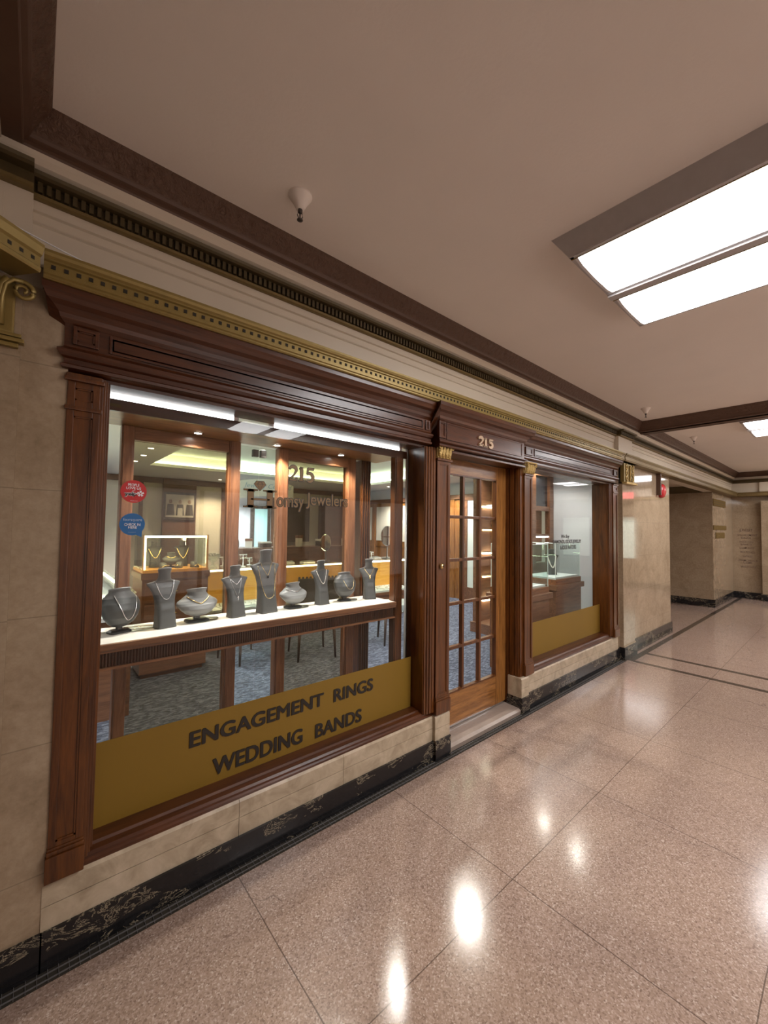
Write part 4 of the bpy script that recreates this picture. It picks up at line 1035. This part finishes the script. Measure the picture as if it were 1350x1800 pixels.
# pedestal and lit case
t = thing('pedestal_cabinet', 'dark brown wooden pedestal cabinet under the lit glass necklace case', 'cabinet', (1.13, 4.8, SF))
wpart(new().box(0.815, 1.435, 4.56, 5.05, SF+0.05, 1.06).box(0.84, 1.41, 4.60, 5.0, SF, SF+0.06), 'body', M['cabinet'], t)
wpart(new().cham(0.80, 1.45, 4.54, 5.07, 1.05, 1.115, 0.006), 'top', M['cabinet'], t)
for i in range(2):
    dr = wpart(new().cham(0.84, 1.41, 4.548, 4.562, 0.60+0.22*i, 0.80+0.22*i, 0.003), 'drawer', M['cabinet'], t)
    wpart(new().ell((1.125, 4.542, 0.70+0.22*i), .012, .010, .012), 'knob', M['gold'], dr)
t = thing('glass_necklace_case', 'glass case edged with warm light tubes on the brown pedestal cabinet', 'glass case', (1.13, 4.8, 1.115))
wpart(new().cham(0.815, 1.435, 4.555, 5.05, 1.115, 1.145, 0.004), 'base', M['amber'], t)
g = new()
for q in ((0.82, 1.43, 4.56, 4.564), (0.82, 1.43, 5.04, 5.044), (0.82, 0.824, 4.56, 5.04), (1.426, 1.43, 4.56, 5.04)): g.box(q[0], q[1], q[2], q[3], 1.145, 1.49)
g.box(0.82, 1.43, 4.56, 5.045, 1.488, 1.493); wpart(g, 'glass', M['caseglass'], t)
for q in ((0.825, 1.425, 4.567, 4.587, 1.465, 1.486), (0.825, 0.842, 4.567, 4.585, 1.15, 1.465), (1.29, 1.315, 4.99, 5.01, 1.15, 1.47)):
    wpart(new().box(*q), 'light_tube', M['led'], t)
for q in ((1.412, 1.430, 4.555, 4.572, 1.145, 1.495), (0.812, 0.822, 4.55, 4.562, 1.145, 1.495)):
    wpart(new().box(*q), 'edge_strip', M['amber'], t)
l = bpy.data.lights.new('case_light', 'AREA'); l.shape = 'RECTANGLE'; l.size = 0.55; l.size_y = 0.05; l.energy = 5.0; l.color = (1.0, 0.86, 0.55)
o = bpy.data.objects.new('case_light', l); col.objects.link(o); o.parent = t; o.location = (0, -0.19, 0.34); o.rotation_euler = (math.radians(-25), 0, 0)
bb = bust('tall', 0.97, 4.82, 0.17, 0.27, 0.1, 'dark necklace bust at the left inside the warm-lit glass case', False, 1.147)
necklace(bb, 'necklace', 'wide gold necklace on the left bust inside the lit case', 'necklace', 0.06, 0.20, 0.10, 1.6, 0.005, 'gold')
bb = bust('tall', 1.25, 4.85, 0.17, 0.27, 0.0, 'dark necklace bust at the right inside the warm-lit glass case', False, 1.147)
necklace(bb, 'necklace', 'wide gold necklace on the right bust inside the lit case', 'necklace', 0.06, 0.20, 0.09, 1.6, 0.005, 'gold')
bb = bust('collar', 1.11, 4.74, 0.17, 0.15, 0.0, 'low collar display between the two busts in the lit case', False, 1.147)
necklace(bb, 'necklace', 'gold choker on the low collar display in the lit case', 'necklace', 0.055, 0.125, 0.10, 1.4, 0.004, 'gold')
for i, (x, r) in enumerate(((1.02, 0.35), (1.16, -0.5), (1.32, 0.6))):
    t = thing('bracelet_ramp', ['left', 'middle', 'right'][i]+' small curved bracelet ramp at the front of the lit case', 'bracelet display', (x, 4.64, 1.147), r)
    part(new().ring_loft([super_ring(0, 0, 0, .035, .05, 3, 16), super_ring(0, 0.01, .03, .032, .035, 3, 16), super_ring(0, .02, .06, .026, .018, 3, 16)]), 'ramp', M['velvet'], t)
    part(new().tube([(-.034, -.02, .012), (0, -.035, .034), (.034, -.02, .012)], .004), 'bracelet', M['gold'], t)
# crystal compote
t = thing('crystal_compote', 'footed crystal bowl heaped with sparkling pieces beside the lit case', 'bowl', (1.76, 5.42, 1.047))
part(new().lathe([(0.055, 0), (0.05, 0.012), (0.015, 0.04), (0.013, 0.07), (0.05, 0.10), (0.10, 0.165), (0.095, 0.165), (0.045, 0.105), (0.001, 0.095)], (0, 0, 0), 20), 'bowl', M['caseglass'], t)
b = new()
for k in range(40):
    a = random.uniform(0, 2*PI); r = 0.085*math.sqrt(random.random()); b.ell((r*math.cos(a), r*math.sin(a), 0.16+0.03*(1-r/0.085)*random.random()+.005), .015, .015, .012, None, 6, 4)
part(b, 'pieces', M['spark'], t, kind='stuff')
# right long showcase counter with amber back
def counter_x(name, label, x0, x1, yf, dep):
    t = thing(name, label, 'counter', ((x0+x1)/2, yf, SF))
    wpart(new().box(x0, x1, yf+0.02, yf+dep, SF, 0.46).box(x0+0.0, x1, yf, yf+dep, 0.44, 0.49), 'body', M['cabinet'], t)
    wpart(new().box(x0, x1, yf+dep-0.03, yf+dep-0.01, 0.49, 1.03), 'back_panel', M['amber'], t, 'amber wood back panel')
    g = new(); g.box(x0, x1, yf, yf+0.006, 0.49, 1.03); g.box(x0, x0+0.006, yf, yf+dep, 0.49, 1.03); wpart(g, 'glass_front', M['caseglass'], t)
    wpart(new().box(x0, x1, yf-0.01, yf+dep, 1.035, 1.047), 'glass_top', M['caseglass'], t)
    wpart(new().box(x0, x1, yf+0.008, yf+0.03, 1.012, 1.034), 'led_strip', M['led'], t)
    wpart(new().box(x0, x1, yf+0.02, yf+dep-0.03, 0.49, 0.52), 'deck', M['wtray'], t)
    g = new(); 
    xx = x0
    while xx <= x1: g.box(xx, xx+0.014, yf-0.004, yf+0.012, 0.49, 1.035); xx += 1.1
    wpart(g, 'uprights', M['chrome'], t)
    return t
counter_x('showcase_counter', 'long showcase counter with glowing amber interior across the middle of the shop', 1.50, 5.25, 5.27, 0.55)
for i in range(6):
    jewel_tray(1.85+i*0.56, 2.32+i*0.56, 5.34, 5.62, 0.52, 'jewelry tray inside the amber counter, '+['leftmost', 'second from left', 'third from left', 'fourth from left', 'fifth from left', 'rightmost'][i], 26)
t = thing('back_counter', 'low brown wooden back cabinet behind the amber counter', 'cabinet', (4.0, 6.9, SF))
wpart(new().box(2.6, 5.4, 6.9, 7.3, SF, 1.18), 'body', M['cabinet'], t); wpart(new().cham(2.58, 5.42, 6.88, 7.32, 1.18, 1.21, 0.004), 'top', M['cabinet'], t)
for i in range(4):
    dr = wpart(new().cham(2.66+.68*i, 3.28+.68*i, 6.885, 6.902, 0.2, 1.12, 0.004), 'door', M['cabinet'], t)
    wpart(new().ell((3.22+.68*i, 6.878, 0.70), .014, .010, .014), 'knob', M['gold'], dr)
# oval table mirrors
for x, y, z, s, lab in ((2.02, 5.45, 1.047, 1.0, 'oval table mirror seen between the clear glass doors'), (3.52, 5.5, 1.047, 1.0, 'oval table mirror with gilt rim behind the right smoked screen'), (4.75, 5.42, 1.047, 1.35, 'largest oval table mirror at the right end of the amber counter')):
    t = thing('table_mirror', lab, 'mirror', (x, y, z), -0.6)
    part(new().lathe([(0.07*s, 0), (0.07*s, 0.012), (0.012, 0.02), (0.01, 0.16*s)], (0, 0, 0), 18), 'stand', M['steel'], t)
    r1 = [(0.078*s*math.cos(2*PI*i/28), -0.006, 0.30*s+0.125*s*math.sin(2*PI*i/28)) for i in range(28)]
    part(new().ring_loft([[(p[0]*1.08, 0.008, 0.30*s+(p[2]-0.30*s)*1.06) for p in r1], [(p[0]*1.08, -0.004, 0.30*s+(p[2]-0.30*s)*1.06) for p in r1], r1], smooth=False), 'oval_glass', M['mirror'], t)
# small stands along the counter
for i, (x, y, h) in enumerate(((1.95, 5.6, 0.12), (2.15, 5.4, 0.16), (2.3, 5.55, 0.10), (3.95, 5.5, 0.13), (4.25, 5.5, 0.17), (4.5, 5.55, 0.12), (5.0, 5.5, 0.15))):
    t = thing('jewelry_stand', ['white T-bar stand at the left end of the amber counter', 'taller white stand with dangling pieces near the left mirror', 'small white stand right of the left mirror', 'white stand right of the middle mirror', 'tall white stand left of the large mirror', 'short white stand beside the large mirror', 'white stand right of the large mirror'][i], 'jewelry stand', (x, y, 1.047), 0.3*i)
    part(new().lathe([(0.035, 0), (0.035, 0.008), (0.006, 0.012), (0.006, h)], (0, 0, 0), 12), 'post', M['paper'], t)
    part(new().tube([(-0.06, 0, h), (0.06, 0, h)], 0.007), 'bar', M['paper'], t)
    b = new()
    for k in range(5): b.tube([(-0.05+k*.025, -.008, h), (-0.05+k*.025, -.01, h-0.06)], .0035, None, 5)
    part(b, 'dangling_chains', M['silver'], t)
for i, (x, y, w) in enumerate(((2.55, 5.45, 'left part'), (2.85, 5.5, 'left centre'), (3.15, 5.42, 'centre'), (4.05, 5.42, 'right centre'), (4.62, 5.6, 'right part'))):
    t = thing('ring_tray', 'small white ring tray on top of the amber counter, '+w, 'tray', (x, y, 1.047), 0.15*(i-2), 'ring trays on the amber counter')
    part(new().cham(-0.10, 0.10, -0.06, 0.06, 0, 0.02, 0.003), 'pad', M['wtray'], t)
    b = new()
    for p in range(5):
        for q in range(3): b.ell((-0.08+0.04*p, -0.038+0.038*q, 0.028), .010, .010, .012, None, 6, 4)
    part(b, 'rings', M['spark'], t, kind='stuff')
for i, (x, w, h) in enumerate(((2.9, .12, .16), (3.2, .2, .10), (3.9, .1, .22), (4.4, .16, .14), (5.0, .12, .2))):
    t = thing('gift_box', ['leftmost', 'second', 'middle', 'fourth', 'rightmost'][i]+' small box standing on the brown back cabinet', 'box', (x, 7.05, 1.21), 0.2*(i-2), 'boxes on the back cabinet')
    part(new().cham(-w/2, w/2, -w/2, w/2, 0, h*0.72, 0.003), 'base', M['darkwood' if i % 2 else 'paper'], t); part(new().cham(-w/2-.004, w/2+.004, -w/2-.004, w/2+.004, h*0.72, h, 0.003), 'lid', M['paper' if i % 2 else 'redwood'], t)
# back wall: pilasters, framed group photograph, dark display cabinets, lit doorway
BW = 9.7
b = new(M['cabinet'])
for x0, x1 in ((2.05, 2.72),): b.cham(x0, x1, BW-0.10, BW, SF, SC-0.02, 0.01)
for x in (0.95, 1.62, 3.30, 4.55): b.cham(x, x+0.07, BW-0.05, BW, SF, SC-0.02, 0.005)
b.cham(-2, 7.0, BW-0.06, BW, SC-0.12, SC-0.001, 0.01)
struct('trim_15', b, M['cabinet'])
t = thing('framed_photograph', 'dark-framed photograph of three suited figures high on the brown back pillar', 'picture', (2.38, BW-0.12, 2.0))
wpart(new().cham(2.06, 2.70, BW-0.135, BW-0.10, 1.70, 2.30, 0.01), 'frame', M['darkwood'], t)
b = new(M['photo']); b.box(2.10, 2.66, BW-0.140, BW-0.134, 1.76, 2.25, M['photo'])
for cx in (2.19, 2.38, 2.57):
    b.ell((cx, BW-0.142, 2.10), .035, .004, .045, M['photoskin']); b.poly([(cx-.085, BW-0.143, 1.80), (cx+.085, BW-0.143, 1.80), (cx+.06, BW-0.143, 2.04), (cx-.06, BW-0.143, 2.04)], M['photodark'])
b.box(2.33, 2.43, BW-0.146, BW-0.144, 1.80, 1.96, M['photo'])
wpart(b, 'print', M['photo'], t)
t = thing('wall_display_cabinet', 'dark glazed wall cabinet on the back wall, right part', 'cabinet', (4.9, BW-0.2, 1.1))
wpart(new().box(4.75, 5.5, BW-0.3, BW, 1.2, 2.2), 'body', M['darkwood'], t)
for k in range(3): wpart(new().box(4.8, 5.45, BW-0.31, BW-0.295, 1.35+0.27*k, 1.365+0.27*k), 'shelf_edge', M['steel'], t)
t = thing('wall_display_cabinet', 'brown arched wall cabinet at the right end of the back wall', 'cabinet', (6.2, BW-0.2, 1.1))
wpart(new().box(5.95, 6.75, BW-0.35, BW, 0.9, 2.3), 'body', M['cabinet'], t)
t = thing('lit_doorway', 'doorway with pale blue-green lit glass seen between the glass doors', 'doorway', (4.1, BW-0.05, 0.9))
wpart(new().box(4.00, 4.09, BW-0.08, BW-0.03, 0.4, 2.02).box(4.43, 4.5, BW-0.08, BW-0.03, 0.4, 2.02).box(4.0, 4.5, BW-0.08, BW-0.03, 2.02, 2.09), 'frame', M['steel'], t)
wpart(new().box(4.09, 4.43, BW-0.06, BW-0.03, 0.4, 2.02), 'glass', M['cyan'], t)
struct('wall_cool_light_tint', new().box(3.38, 4.54, BW-0.025, BW-0.002, SF, SC-0.12), M['coollighttint'])  # stretch of white back wall, cool light painted in as a bluish tint
# curved hanging sign panel
t = thing('hanging_sign', 'curved white hanging sign with faint script behind the clear glass doors', 'sign', (3.3, 7.6, 2.1))
b = new(); rings = []
for i in range(13):
    f = i/12; x = 2.70+1.35*f; zt = 2.40+0.10*math.sin(PI*f)+0.03*f; yy = 7.6-0.10*math.sin(PI*f)
    rings.append([(x, yy, zt-0.34), (x, yy, zt), (x, yy+0.02, zt), (x, yy+0.02, zt-0.34)])
b.ring_loft(rings, None, smooth=False); wpart(b, 'panel', M['paper'], t)
b = new(); fit_text(b, 'Jewelry Certified', 2.95, 3.95, 2.30, 2.42, 7.485, 0.004, None, 0.0, shear=0.3); wpart(b, 'script', M['bluetint'], t)
wpart(new().tube([(2.9, 7.58, 2.42), (2.9, 7.58, 2.84)], .004).tube([(3.85, 7.58, 2.45), (3.85, 7.58, 2.84)], .004), 'hanging_wires', M['steel'], t)

# chairs
def chair(label, x, y, rz, mat, kind):
    t = thing('upholstered_chair', label, 'chair', (x, y, SF), rz)
    part(new().cham(-0.24, 0.24, -0.24, 0.24, 0.42, 0.52, 0.03), 'seat', M[mat], t)
    if kind == 'back':
        b = new(); b.cham(-0.24, 0.24, 0.20, 0.27, 0.50, 0.93, 0.025)
        for i in range(11): b.lathe([(0.014, 0.52), (0.014, 0.945)], (-0.22+i*0.044, 0.198, 0), 8)
        part(b, 'backrest', M[mat], t)
    else:
        b = new()
        for i in range(16):
            b.ell((-0.235+i*0.0313, -0.243, 0.44), .007, .004, .007, None, 6, 4)
        part(b, 'nail_trim', M['silver'], t)
    for sx in (-1, 1):
        for sy in (-1, 1):
            part(new().tube([(sx*0.20, sy*0.20, 0.43), (sx*0.22, sy*0.22, 0.0)], [0.022, 0.012], None, 8), 'leg', M['darkwood'], t)
    return t
chair('charcoal ribbed-back chair on the carpet behind the right smoked screen', 2.55, 4.25, 2.9, 'darkfab', 'back')
chair('blue-grey leather stool with silver studs right of the shelf end', 3.75, 4.05, -0.5, 'bluefab', 'stool')
chair('dark stool half hidden behind the largest bust', 1.90, 4.62, 0.2, 'darkfab', 'stool')

# tall lit cabinet between door and small window
t = thing('tall_display_cabinet', 'tall wooden display cabinet with lit shelves seen through the door and small window', 'cabinet', (5.6, 3.45, SF))
for q in ((5.02, 5.12, 3.28, 3.38), (5.02, 5.12, 3.66, 3.76), (5.46, 5.655, 3.09, 3.17), (6.07, 6.19, 3.09, 3.17)):
    wpart(new().cham(*q, SF, SC-0.05, 0.004), 'post', M['cabinet'], t)
wpart(new().box(5.05, 6.05, 3.68, 3.74, SF, SC-0.05).box(5.06, 6.18, 3.2, 3.7, SC-0.15, SC-0.05).box(4.96, 6.18, 3.20, 3.76, SF, SF+0.14), 'carcass', M['cabinet'], t)
for z0, z1 in ((2.42, SC-0.05), (1.885, 1.955), (1.50, 1.53), (0.3, 1.1)):
    wpart(new().cham(5.655, 6.07, 3.10, 3.16, z0, z1, 0.003), 'rail', M['cabinet'], t)
wpart(new().box(5.655, 6.07, 3.13, 3.138, 1.955, 2.42), 'dark_pane', M['darkpane'], t, 'dark reflective glass pane')
wpart(new().box(5.66, 6.07, 3.115, 3.125, 1.478, 1.498), 'lamp_strip', M['ledw'], t)
wpart(new().box(5.60, 6.10, 3.24, 3.26, 1.1, 1.9), 'inner_back', M['cabinet'], t)
for k, z in enumerate((0.55, 0.9, 1.25, 1.6, 1.95)):
    wpart(new().box(5.08, 6.02, 3.30, 3.68, z, z+0.014), 'shelf', M['caseglass'], t)
    wpart(new().box(5.10, 6.0, 3.62, 3.65, z-0.03, z-0.008), 'shelf_lamp', M['amberglow'] if k % 2 else M['led'], t)
for k, z in enumerate((0.914, 1.264, 1.614)):
    t2 = thing('figurine_group', 'dark small ornaments on the '+['lower', 'middle', 'upper'][k]+' glass shelf of the tall cabinet', 'ornament', (5.35, 3.5, z))
    b = new()
    for j in range(4): b.lathe([(0.02, 0), (0.03, 0.03), (0.015, 0.08), (0.025, 0.12), (0.001, 0.15)], (-0.2+0.13*j, 0, 0), 10)
    part(b, 'ornaments', M['blackfoot'], t2, kind='stuff')

# table cases in the small window
def wcase(label, glabel, x0, x1, y0, y1, zt, legs=True):
    t = thing('display_table', label, 'table', ((x0+x1)/2, (y0+y1)/2, SF))
    wpart(new().cham(x0-0.03, x1+0.03, y0-0.03, y1+0.03, zt-0.10, zt-0.035, 0.006), 'top', M['cabinet'], t)
    wpart(new().cham(x0, x1, y0, y1, zt-0.035, zt+0.03, 0.004), 'riser', M['redwoodx'], t)
    b = new(); b.box(x0, x1, y0, y1, 0.42, zt-0.10)
    wpart(b, 'apron', M['cabinet'], t)
    for xx in (x0, x1-0.09):
        for yy in (y0, y1-0.09): wpart(new().cham(xx, xx+0.09, yy, yy+0.09, SF, 0.43, 0.004), 'leg', M['cabinet'], t)
    c = thing('glass_display_box', glabel, 'glass case', ((x0+x1)/2, (y0+y1)/2, zt+0.03))
    g = new()
    for q in ((x0+.01, x1-.01, y0+.01, y0+.015), (x0+.01, x1-.01, y1-.015, y1-.01), (x0+.01, x0+.015, y0+.01, y1-.01), (x1-.015, x1-.01, y0+.01, y1-.01)): g.box(q[0], q[1], q[2], q[3], zt+0.03, 1.435)
    g.box(x0+.01, x1-.01, y0+.01, y1-.01, 1.432, 1.44); wpart(g, 'glass', M['caseglass'], c)
    e = new()
    for xx in (x0+.008, x1-.012):
        for yy in (y0+.008, y1-.012): e.box(xx, xx+.005, yy, yy+.005, zt+.03, 1.44)
    e.box(x0+.008, x1-.008, y0+.006, y0+.010, 1.432, 1.442).box(x0+.006, x0+.010, y0+.008, y1-.008, 1.432, 1.442)
    wpart(e, 'edges', M['frost'], c, 'pale green glass edges')
    wpart(new().box(x0+.03, x1-.03, y0+.03, y1-.03, zt+.031, zt+.05), 'pad', M['paper'], c)
wcase('brown display table with glass box, right one in the small window', 'clear glass display box on the right table in the small window', 4.74, 5.42, 2.34, 2.80, 0.97)
wcase('brown display table partly behind the pilaster, left one in the small window', 'clear glass display box on the left table in the small window', 3.86, 4.42, 2.26, 2.66, 0.93)
bb = bust('tall', 5.10, 2.57, 0.19, 0.32, -0.75, 'grey bust inside the right glass box of the small window', False, 1.021)
necklace(bb, 'necklace', 'broad white necklace on the bust in the right glass box', 'necklace', 0.055, 0.24, 0.09, 1.6, 0.008, 'pearl')
bb = bust('round', 4.20, 2.47, 0.17, 0.26, -0.75, 'dark rounded display inside the left glass box of the small window', False, 0.981)
necklace(bb, 'necklace', 'pale strand on the rounded display in the left glass box', 'necklace', 0.05, 0.2, 0.09, 1.8, 0.006, 'pearl')
bb = bust('tall', 4.02, 2.42, 0.16, 0.26, -0.7, 'dark bust with pale bib at the left end of the left glass box', False, 0.981)
tag(new().box(3.98, 4.06, 2.30, 2.33, 0.981, 1.02).obj('red_box', M['redalarm']), 'small red ring box inside the left glass box of the small window', 'ring box')
# ================================================================== CORRIDOR FITTINGS
def fixture(x0, x1, y0, y1, label):
    t = thing('ceiling_fixture', label, 'ceiling light', ((x0+x1)/2, (y0+y1)/2, CZ))
    ox, oy, zb = 0.05, 0.07, CZ-0.10
    # sloped moulding frame from the ceiling down to the lens level
    n = 5; rings = []
    for i in range(n+1):
        f = i/n; g = f**1.0
        rings.append([(x0-ox*(1-g), y0-oy*(1-g), CZ-0.10*f), (x1+ox*(1-g), y0-oy*(1-g), CZ-0.10*f), (x1+ox*(1-g), y1+oy*(1-g), CZ-0.10*f), (x0-ox*(1-g), y1+oy*(1-g), CZ-0.10*f)])
    b = new(); b.ring_loft(rings, None, False, False, smooth=False)
    b.box(x0-0.002, x0+0.022, y0, y1, zb-0.004, zb+0.02).box(x1-0.014, x1+0.002, y0, y1, zb-0.004, zb+0.02).box(x0, x1, y1-0.016, y1+0.002, zb-0.004, zb+0.02).box(x0, x1, y0, y0+0.016, zb-0.004, zb+0.02)
    xm = (x0+x1)/2
    b.box(xm-0.050, xm+0.045, y0, y1, zb-0.008, zb+0.02).box(xm-0.028, xm+0.022, y0, y1, zb-0.018, zb)
    wpart(b, 'frame', M['fixframe'], t)
    b = new(); b.box(x0+0.016, x0+0.022, y0, y1, zb-0.006, zb).box(xm+0.045, xm+0.051, y0, y1, zb-0.010, zb)
    wpart(b, 'brass_edge', M['brass'], t)
    for a, c in ((x0+0.022, xm-0.050), (xm+0.051, x1-0.014)):
        w = c-a
        pr = [(a, zb+0.01), (a, zb-0.004), (a+w*0.14, zb-0.016), (a+w*0.5, zb-0.021), (a+w*0.86, zb-0.016), (c, zb-0.004), (c, zb+0.01)]
        b = new(); b.prof_y(pr, y0+0.02, y1-0.03); wpart(b, 'lens', M['lens'], t)
        b = new(); b.prof_y([(p[0], p[1]-0.001) for p in pr], y1-0.03, y1-0.016); wpart(b, 'end_cap', M['fixwhite'], t)
    return t
fixture(1.965, 2.975, -1.60, 0.895, 'large two-panel fluorescent ceiling fixture in a bronze frame, nearest')
fixture(6.545, 7.66, -1.60, 0.895, 'smaller-looking two-panel ceiling fixture beyond the beam')
fixture(11.3, 12.4, -1.60, 0.72, 'farthest two-panel ceiling fixture at the end of the corridor')

for x, y, lab in ((0.834, 1.560, 'sprinkler head on the ceiling near the left, closest'), (5.43, 1.583, 'sprinkler head just before the ceiling beam'), (7.60, 1.575, 'sprinkler head beyond the ceiling beam')):
    t = thing('sprinkler_head', lab, 'sprinkler', (x, y, CZ))
    part(new().lathe([(0.052, 0.0), (0.050, -0.006), (0.036, -0.026), (0.022, -0.050), (0.017, -0.062), (0.001, -0.062)], (0, 0, 0), 28), 'cup', M['plaster'], t)
    b = new(); b.lathe([(0.010, -0.058), (0.010, -0.074), (0.006, -0.078)], (0, 0, 0), 12)
    b.tube([(-0.009, 0, -0.074), (-0.012, 0, -0.09), (-0.004, 0, -0.106)], 0.0022).tube([(0.009, 0, -0.074), (0.012, 0, -0.09), (0.004, 0, -0.106)], 0.0022)
    b.lathe([(0.003, -0.078), (0.003, -0.104)], (0, 0, 0), 8); b.lathe([(0.002, -0.106), (0.013, -0.107), (0.013, -0.109), (0.001, -0.109)], (0, 0, 0), 16)
    part(b, 'head', M['steel'], t, 'dark metal sprinkler nozzle')

# fire alarm with its conduit on the marble wall
t = thing('fire_alarm_bell', 'round red fire alarm on the polished marble wall', 'alarm', (7.24, FY-0.02, 2.22))
wpart(new().lathe([(0.001, 0), (0.105, 0), (0.11, -0.02), (0.10, -0.045), (0.06, -0.065), (0.001, -0.07)], (7.24, FY-0.001, 2.215), 28, None, 'y'), 'bell', M['redalarm'], t)
wpart(new().box(7.05, 7.08, FY-0.06, FY, 2.14, 2.462), 'conduit', M['crownflat'], t, 'brown vertical conduit')
# exit sign hanging in the far part of the corridor
t = thing('exit_sign', 'lit red EXIT sign hanging near the end of the corridor', 'exit sign', (12.9, -0.52, 2.6))
wpart(new().cham(12.86, 12.90, -0.80, -0.24, 2.50, 2.72, 0.006).box(12.875, 12.885, -0.53, -0.51, 2.72, CZ), 'box', M['steel'], t)
wpart(new().box(12.855, 12.861, -0.78, -0.26, 2.52, 2.70), 'face', M['exitface'], t)
b = new(); fit_text(b, 'EXIT', 0.32, 0.72, 2.545, 2.675, 12.854, 0.003, None, 0.02, plane='yz'); wpart(b, 'letters', M['exit'], t)
# lit shop windows in the end wall
for i, (y0, y1) in enumerate(((-0.95, -0.2), (-2.2, -1.15))):
    t = thing('lit_shop_window', ['right', 'left'][i]+' lit shop window in the wall at the end of the corridor', 'shop window', (13.2, (y0+y1)/2, 0.75))
    wpart(new().box(13.26, 13.28, y0, y1, 0.75, 2.05), 'glow_panel', M['windowglow'], t)
    wpart(new().box(13.12, 13.2, y0, y0+0.04, 0.75, 2.05).box(13.12, 13.2, y1-0.04, y1, 0.75, 2.05).box(13.12, 13.2, y0, y1, 2.0, 2.05).box(13.12, 13.2, y0, y1, 0.75, 0.80), 'frame', M['wood'], t)
# plaques
t = thing('wall_plaque', 'largest brass plaque, topmost on the far marble wall', 'plaque', (11.6, 1.965, 2.16))
wpart(new().cham(11.0, 12.25, 1.955, 1.972, 2.165, 2.315, 0.003), 'plate', M['plaque'], t)
wpart(new().box(11.05, 12.2, 1.952, 1.956, 2.255, 2.262).box(11.05, 12.2, 1.952, 1.956, 2.205, 2.212), 'lines', M['darkhole'], t)
t = thing('wall_plaque', 'middle brass plaque on the far marble wall', 'plaque', (11.6, 1.965, 1.64)); wpart(new().cham(10.99, 12.28, 1.955, 1.972, 1.645, 1.742, 0.003), 'plate', M['plaque'], t)
t = thing('wall_plaque', 'smallest and lowest brass plaque on the far marble wall', 'plaque', (11.6, 1.965, 1.46)); wpart(new().cham(11.2, 12.08, 1.955, 1.972, 1.46, 1.585, 0.003), 'plate', M['plaque'], t)
wpart(new().ell((11.5, 1.953, 1.52), .05, .004, .02), 'seal', M['gold'], t, 'bright seal')
# engraved directory on the end wall
t = thing('wall_lettering', 'column of brown lettering on the marble wall at the end of the corridor', 'wall lettering', (13.098, 1.7, 1.3))
b = new()
for s_, yc, w, zc, h in (('JEWELRY', 1.72, .24, 1.64, .09), ('ENGAGEMENT', 1.70, .36, 1.53, .045), ('RINGS', 1.72, .18, 1.465, .045), ('WEDDING', 1.72, .26, 1.37, .045), ('BANDS', 1.72, .20, 1.305, .045), ('DIAMONDS', 1.71, .26, 1.22, .045),
                         ('WATCHES', 1.70, .26, 1.12, .045), ('GOLD', 1.70, .17, 1.02, .045), ('DIAMONDS &', 1.69, .34, 0.92, .045), ('GEMS', 1.70, .17, 0.865, .045), ('WATCHES', 1.69, .28, 0.765, .05)):
    b = new(); fit_text(b, s_, -(yc+w/2), -(yc-w/2), zc-h/2, zc+h/2, 13.099, 0.002, None, 0.01, plane='yz'); wpart(b, 'word', M['carve'], t)
# thin white cable along the cornice at the left
tag(new().tube([(-0.40, 1.80, 2.66), (-0.22, 1.815, 2.63), (-0.06, 1.83, 2.595), (0.06, 1.84, 2.575), (0.14, 1.845, 2.562)], 0.0022, None, 6).obj('loose_cable', M['paper']), 'thin white cable trailing over the gold cornice at the left', 'cable')

# shared groups for the repeats
for o in list(bpy.data.objects):
    if o.parent or 'category' not in o: continue
    n = o.name.split('.')[0]; lab = o['label']; g = None
    if n == 'necklace_bust': g = 'busts in the glass cases' if ('case' in lab or 'glass box' in lab) else 'necklace busts on the window shelf'
    elif n == 'necklace': g = 'necklaces in the glass cases' if ('case' in lab or 'glass box' in lab) else 'necklaces on the window busts'
    elif n == 'jewelry_tray': g = 'trays in the left counter' if 'left counter' in lab else 'trays in the amber counter'
    elif n == 'downlight': g = 'spotlights in the display canopy' if 'canopy' in lab else 'ceiling spotlights of the shop'
    elif n == 'base_plate': g = 'clear base plates on the window shelf'
    elif n == 'sprinkler_head': g = 'sprinkler heads on the corridor ceiling'
    elif n == 'wall_plaque': g = 'brass plaques on the far marble wall'
    elif n == 'jewelry_stand': g = 'white stands on the amber counter'
    elif n == 'bracelet_ramp': g = 'bracelet ramps in the lit case'
    elif n == 'table_mirror': g = 'oval mirrors on the amber counter'
    elif n == 'ceiling_fixture': g = 'fluorescent fixtures on the corridor ceiling'
    elif n == 'light_tube': g = 'light tubes above the window display'
    elif n == 'glazed_screen': g = 'smoked glass screens behind the shelf'
    elif n == 'door_capital': g = 'gilded capitals beside the door'
    elif n == 'lit_shop_window': g = 'lit shop windows at the corridor end'
    elif n == 'figurine_group': g = 'ornaments on the cabinet shelves'
    if g: o['group'] = g
